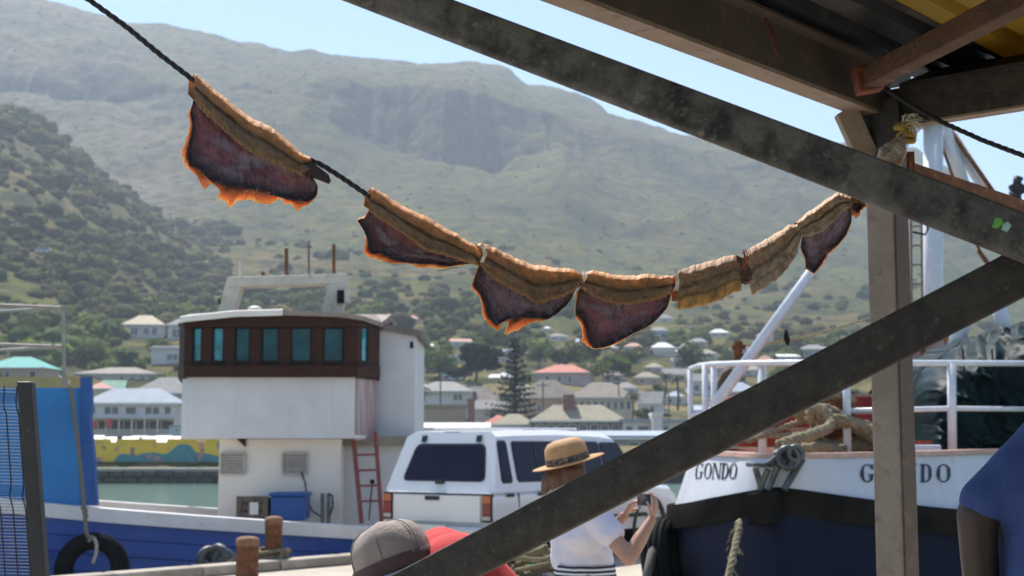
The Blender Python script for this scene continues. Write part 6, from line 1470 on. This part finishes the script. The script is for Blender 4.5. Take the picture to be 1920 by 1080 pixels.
# --- woman with hat photographing
WD=8.0
def W(px,py,d=0): return P(px,py,WD+d)
wo_=thing('person','woman in white T shirt and tan brimmed hat holding up a phone','person',(W(1090,900).x,WD,0))
b=MB(); X=V(1,0,0)
b.capsule(W(1068,884),.092,W(1072,905),.082); b.capsule(W(1086,905),.055,W(1082,918),.05)       # skull, jaw
b.capsule(W(1098,893),.014,W(1101,898),.016)                                                       # nose
b.capsule(W(1068,922),.056,W(1078,950),.058)                                                       # neck
for d_ in (-.11,.11): b.capsule(W(1088,952,d_),.07,W(1090,1000,d_*.8),.10)
b.capsule(W(1088,965),.115,W(1094,1035),.12); b.capsule(W(1094,1035),.125,W(1098,1082),.145)
for d_ in (-.09,.09):
    hip=W(1100,1090,d_); kn=Vector((hip.x+.03,hip.y,.46)); an=Vector((hip.x-.02,hip.y,.09)); b.capsule(hip,.092,kn,.058); b.capsule(kn,.058,an,.036); b.capsule(an+V(0,0,-.045),.036,an+V(.15,0,-.06),.026)
sh1=W(1104,952,-.17); el1=W(1179,1046,-.30); wr1=W(1222,974,-.22)
b.capsule(sh1,.058,el1,.043); b.capsule(el1,.043,(el1+wr1)/2,.040); b.capsule((el1+wr1)/2,.040,wr1,.026)
sh2=W(1092,952,.17); el2=W(1128,1012,.28); wr2=W(1170,968,.10)
b.capsule(sh2,.055,el2,.043); b.capsule(el2,.043,wr2,.027)
hand(b,wr1,W(1232,936,-.20),(-1,0,.2),.98,.75,(-.9,.35,.1)); hand(b,wr2,W(1192,936,.06),(.7,0,.5),.98,.55,(.8,-.45,.2))
fuse(b,'body',m_skin,wo_,.0055,5)
s_=MB()
for d_ in (-.125,.125): s_.capsule(W(1086,955,d_),.078,W(1092,1000,d_*.85),.125)
s_.capsule(W(1086,960),.135,W(1092,1010),.155); s_.capsule(W(1090,1005),.150,W(1096,1052),.155)
s_.capsule(W(1060,1000),.085,W(1064,1050),.09)
s_.capsule(sh1,.078,sh1.lerp(el1,.50),.078); s_.capsule(sh2,.075,sh2.lerp(el2,.5),.076)
so_=fuse(s_,'t_shirt',m_shirt,wo_,.009,5)
# trim hem flat and add fabric folds
me=so_.data; vz=W(1090,1066).z
co=np.zeros(len(me.vertices)*3); me.vertices.foreach_get('co',co); co=co.reshape(-1,3); no=np.zeros(len(me.vertices)*3); me.vertices.foreach_get('normal',no); no=no.reshape(-1,3)
co[:,2]=np.maximum(co[:,2],vz); f_=.010*np.abs(fbm(co[:,0]*9+co[:,2]*5,co[:,2]*7+co[:,1]*6,3,91))+.006*fbm(co[:,0]*20,co[:,2]*16+co[:,1]*9,2,92); co+=no*f_[:,None]; me.vertices.foreach_set('co',co.reshape(-1)); me.update()
sk=MB(); 
skp=[(.165,W(1090,1058).z),(.17,W(1090,1075).z),(.19,.70),(.21,.58),(.0,.575)]; sk.lathe(skp,(W(1097,1060).x,WD,0),40)
m_str=bpy.data.materials.new('striped_skirt'); m_str.use_nodes=True; n=m_str.node_tree.nodes; l=m_str.node_tree.links; bs=n['Principled BSDF']; bs.inputs['Roughness'].default_value=.9
tc=n.new('ShaderNodeTexCoord'); wv_=n.new('ShaderNodeTexWave'); wv_.wave_type='BANDS'; wv_.bands_direction='Z'; wv_.inputs['Scale'].default_value=13; wv_.inputs['Distortion'].default_value=1.2; wv_.inputs['Detail Scale'].default_value=.6
cr_=n.new('ShaderNodeValToRGB'); cr_.color_ramp.interpolation='CONSTANT'; cr_.color_ramp.elements[0].color=(.015,.016,.03,1); cr_.color_ramp.elements[1].color=(.66,.66,.7,1); cr_.color_ramp.elements[1].position=.55
l.new(tc.outputs['Object'],wv_.inputs[0]); l.new(wv_.outputs[0],cr_.inputs[0]); l.new(cr_.outputs[0],bs.inputs['Base Color'])
sk.build('skirt',m_str,wo_,smooth=True)
hr_=MB(); hr_.capsule(W(1066,880),.099,W(1064,900),.097); 
for k in range(16):
    a_=math.radians(60+k*17); ox=.088*math.cos(a_); oy=.088*math.sin(a_); c0=W(1066,880)+V(ox,oy,-.01); e_=W(1052,918+6*math.sin(k*2.3))+V(ox*1.05-.01,oy*1.05,-.02*math.sin(k)); hr_.capsule(c0,.028,(c0+e_)/2+V(-.01,0,0),.026,8); hr_.capsule((c0+e_)/2+V(-.01,0,0),.026,e_,.012,8)
fuse(hr_,'hair',m_hair,wo_,.006,3)
hc=W(1066,868); tilt=Matrix.Rotation(math.radians(-14.2),3,'Y')@Matrix.Rotation(math.radians(3),3,'X')
ht=thing('sun_hat','tan felt hat with patterned band on the woman','hat',tuple(hc))
a=MB(); pr=[(.118,-.005),(.121,.02),(.120,.06),(.112,.10),(.09,.124),(.06,.132),(.03,.126),(.001,.122)]; a.lathe(pr,hc,40,tilt); a.build('crown',m_straw,ht,smooth=True)
a=MB(); br=[(.112,.004),(.14,.0),(.17,-.003),(.203,.002),(.204,.006),(.17,.003),(.14,.006),(.112,.01)]; a.lathe(br,hc,48,tilt); a.build('brim',m_straw,ht,smooth=True)
a=MB(); a.lathe([(.1225,.008),(.1245,.012),(.1245,.038),(.1225,.042)],hc,40,tilt); a.build('band',M('patterned_band',(.05,.042,.035),(.26,.2,.15),70,.8,lo=.48,hi=.58),ht,smooth=True)
ph=thing('phone','pale phone held sideways by the woman','phone',tuple(W(1212,937)))
R_=Matrix.Rotation(math.radians(28),3,'Z'); pc=W(1209,937,-.08)
a=MB(); a.box(pc,(.009,.145,.074),R_); a.build('case',M('pale_gold_case',(.55,.45,.4),(.5,.42,.38),9,.3,metal=.4),ph,bevel=.003)
a=MB(); a.box(pc+R_@V(-.0052,0,0),(.0012,.132,.064),R_); a.build('screen',M('phone_screen',(.012,.011,.016),rough=.08),ph)

# --- bent over person in red with grey hat
HD=3.9
def H(px,py,d=0): return P(px,py,HD+d)
pr_=thing('person','person in red shirt and grey sun hat bending forward','person',(H(900,1000).x,HD+.1,0))
b=MB(); b.capsule(H(733,1040),.085,H(722,1072),.085); b.capsule(H(690,1095),.05,H(700,1110),.055); b.capsule(H(760,1072),.055,H(815,1060,.02),.06)
ch=H(860,1085,.02); pel=Vector((H(985,1075).x,HD+.06,.84)); b.capsule(ch,.10,pel,.14)
for d_ in (.08,.36):
    s0=H(830,1045,d_); e0=Vector((s0.x-.10,s0.y,.86)); w0=Vector((s0.x-.26,s0.y,.74)); b.capsule(s0,.055,e0,.042); b.capsule(e0,.042,w0,.028); hand(b,w0,w0+V(-.08,0,-.03),(0,-1 if d_>0 else 1,.2),1,.6,(0,0,-1))
for d_ in (-.1,.1):
    hp_=pel+V(0,d_,0); kn=Vector((hp_.x-.06,hp_.y,.46)); an=Vector((hp_.x+.02,hp_.y,.08)); b.capsule(hp_,.10,kn,.062); b.capsule(kn,.062,an,.04); b.capsule(an+V(0,0,-.04),.038,an+V(-.16,0,-.05),.028)
fuse(b,'body',m_skin,pr_,.008,5)
s_=MB(); s_.capsule(H(826,1038,.34),.078,H(826,1038,.14),.075); s_.capsule(H(826,1042,.2),.078,H(880,1084,.16),.10); s_.capsule(H(842,1046,.30),.078,H(842,1046,.12),.078); s_.capsule(H(860,1056,.30),.08,H(860,1056,.12),.08); s_.capsule(ch,.125,pel+V(0,0,.05),.16)
for d_ in (.10,.36): s_.capsule(H(826,1042,d_),.07,H(826,1042,d_)+V(-.06,0,-.16),.07)
fuse(s_,'red_shirt',M('red_cotton',(.60,.055,.05),(.52,.045,.045),8,.9,bump=.2,bscale=30),pr_,.010,8)
tr_=MB(); tr_.capsule(pel+V(0,0,-.05),.165,pel+V(0,0,-.1),.16)
for d_ in (-.1,.1):
    hp_=pel+V(0,d_,0); kn=Vector((hp_.x-.06,hp_.y,.46)); an=Vector((hp_.x+.02,hp_.y,.12)); tr_.capsule(hp_,.115,kn,.08); tr_.capsule(kn,.08,an,.062)
fuse(tr_,'trousers',M('dark_denim',(.03,.035,.06),(.02,.025,.045),20,.9),pr_,.012,5)
m_cap=M('taupe_hat_cotton',(.34,.28,.25),(.29,.24,.215),9,.9,bump=.3,bscale=60)
gh=thing('sun_hat','grey taupe sun hat with soft brim on the bending person','hat',tuple(H(750,1050)))
hc=H(737,1054); tilt=Matrix.Rotation(math.radians(-21),3,'Y')@Matrix.Rotation(math.radians(-7),3,'X')
a=MB(); nseg=48; prf=[(.106,-.03),(.108,.0),(.106,.03),(.099,.06),(.083,.085),(.058,.10),(.028,.107),(.001,.109)]
vs=[]
for i in range(nseg):
    an=2*math.pi*i/nseg
    for r_,z_ in prf:
        wob=1+.018*math.sin(5*an+z_*30)+.012*math.sin(11*an); vs.append(hc+tilt@Vector((r_*wob*math.cos(an),r_*wob*math.sin(an),z_+.004*math.sin(3*an))))
k=len(prf); a.add(vs,[(i*k+q,((i+1)%nseg)*k+q,((i+1)%nseg)*k+q+1,i*k+q+1) for i in range(nseg) for q in range(k-1)]); cr0=a.build('crown',m_cap,gh,smooth=True)
for q in range(6):
    an=q*math.pi/3+.4; a=MB(); a.tube([hc+tilt@Vector((r_*1.018*math.cos(an),r_*1.018*math.sin(an),z_+.001)) for r_,z_ in prf[:-1]],.0016,5); a.build('seam',m_cap,cr0,smooth=True)
a=MB(); vs=[]; bp_=[(.104,-.028),(.125,-.036),(.150,-.048),(.166,-.058),(.167,-.062),(.148,-.053),(.124,-.042),(.104,-.034)]
for i in range(nseg):
    an=2*math.pi*i/nseg; lift=.012*math.sin(2*an+.5)
    for r_,z_ in bp_: vs.append(hc+tilt@Vector((r_*math.cos(an),r_*math.sin(an),z_+lift*(r_-.1)/.06)))
k=len(bp_); a.add(vs,[(i*k+q,((i+1)%nseg)*k+q,((i+1)%nseg)*k+(q+1)%k,i*k+(q+1)%k) for i in range(nseg) for q in range(k)]); a.build('brim',M('grey_hat_brim',(.40,.36,.36),(.35,.31,.31),9,.9,bump=.3,bscale=60),gh,smooth=True)
a=MB(); a.lathe([(.111,-.03),(.1135,-.028),(.1135,.004),(.111,.006)],hc,40,tilt); a.build('hat_band',M('maroon_band',(.11,.06,.058),(.09,.05,.05),12,.9),gh,smooth=True)

# --- man in blue at the right edge
BD=3.2
def Bq(px,py,d=0): return P(px,py,BD+d)
mn=thing('person','dark skinned man in blue short sleeved shirt at the right edge','person',(Bq(2060,900).x,BD,0))
mn['label']='person in blue short sleeved shirt standing at the right edge'
cx_=Bq(2060,900).x
b=MB(); b.capsule((cx_+.02,BD,1.70),.095,(cx_+.03,BD,1.76),.095); b.capsule((cx_+.05,BD-.03,1.66),.06,(cx_+.06,BD-.04,1.64),.055); b.capsule((cx_,BD,1.5),.06,(cx_+.01,BD,1.62),.06)
b.capsule((cx_,BD,1.30),.16,(cx_,BD,1.05),.15); b.capsule((cx_,BD,1.05),.155,(cx_,BD,.92),.16)
shl=Bq(1972,846,.02); ell=Bq(1842,1120,.05); wrl=Bq(1880,1330,-.1)
b.capsule(shl,.06,Bq(1832,965,.03),.046); b.capsule(Bq(1832,965,.03),.046,ell,.040); b.capsule(ell,.044,wrl,.03); hand(b,wrl,wrl+V(.01,0,-.1),(0,-1,0),1,.4,(1,0,0))
shr=Vector((cx_+.19,BD,1.46)); elr=Vector((cx_+.27,BD,1.17)); wrr=Vector((cx_+.26,BD-.1,.92)); b.capsule(shr,.06,elr,.044); b.capsule(elr,.044,wrr,.03); hand(b,wrr,wrr+V(0,-.02,-.1),(0,-1,0),1,.4,(-1,0,0))
for d_ in (-.1,.1):
    hp_=Vector((cx_+d_,BD,.9)); kn=Vector((cx_+d_,BD-.02,.48)); an=Vector((cx_+d_,BD+.02,.08)); b.capsule(hp_,.1,kn,.065); b.capsule(kn,.065,an,.042); b.capsule(an+V(0,0,-.04),.04,an+V(.02,.16,-.05),.03)
fuse(b,'body',m_skind,mn,.009,5)
s_=MB(); s_.capsule(shl,.088,Bq(1850,938,.03),.060); s_.capsule((cx_-.02,BD,1.40),.15,(cx_-.0,BD,1.0),.165); s_.capsule((cx_+.06,BD,1.42),.15,(cx_+.03,BD,1.0),.17); s_.capsule(Bq(1965,950),.095,Bq(1978,1220),.11); s_.capsule(shl+V(.03,0,0),.082,Vector((cx_,BD,1.52)),.085); s_.capsule(shr,.078,elr+V(-.02,0,.1),.078); s_.capsule(shr,.08,Vector((cx_,BD,1.52)),.085)
so_=fuse(s_,'blue_shirt',M('blue_cotton',(.042,.082,.25),(.032,.064,.21),7,.85,bump=.25,bscale=40),mn,.009,7)
me=so_.data; co=np.zeros(len(me.vertices)*3); me.vertices.foreach_get('co',co); co=co.reshape(-1,3); no=np.zeros(len(me.vertices)*3); me.vertices.foreach_get('normal',no); no=no.reshape(-1,3)
f_=.008*fbm(co[:,0]*10+co[:,2]*4,co[:,2]*8+co[:,1]*7,3,95); co+=no*f_[:,None]; me.vertices.foreach_set('co',co.reshape(-1)); me.update()
tr_=MB(); tr_.capsule((cx_,BD,.95),.165,(cx_,BD,.88),.16)
for d_ in (-.1,.1): tr_.capsule((cx_+d_,BD,.9),.115,(cx_+d_,BD-.02,.48),.085); tr_.capsule((cx_+d_,BD-.02,.48),.085,(cx_+d_,BD+.02,.12),.065)
fuse(tr_,'trousers',M('dark_denim',(0,0,0)),mn,.012,5)
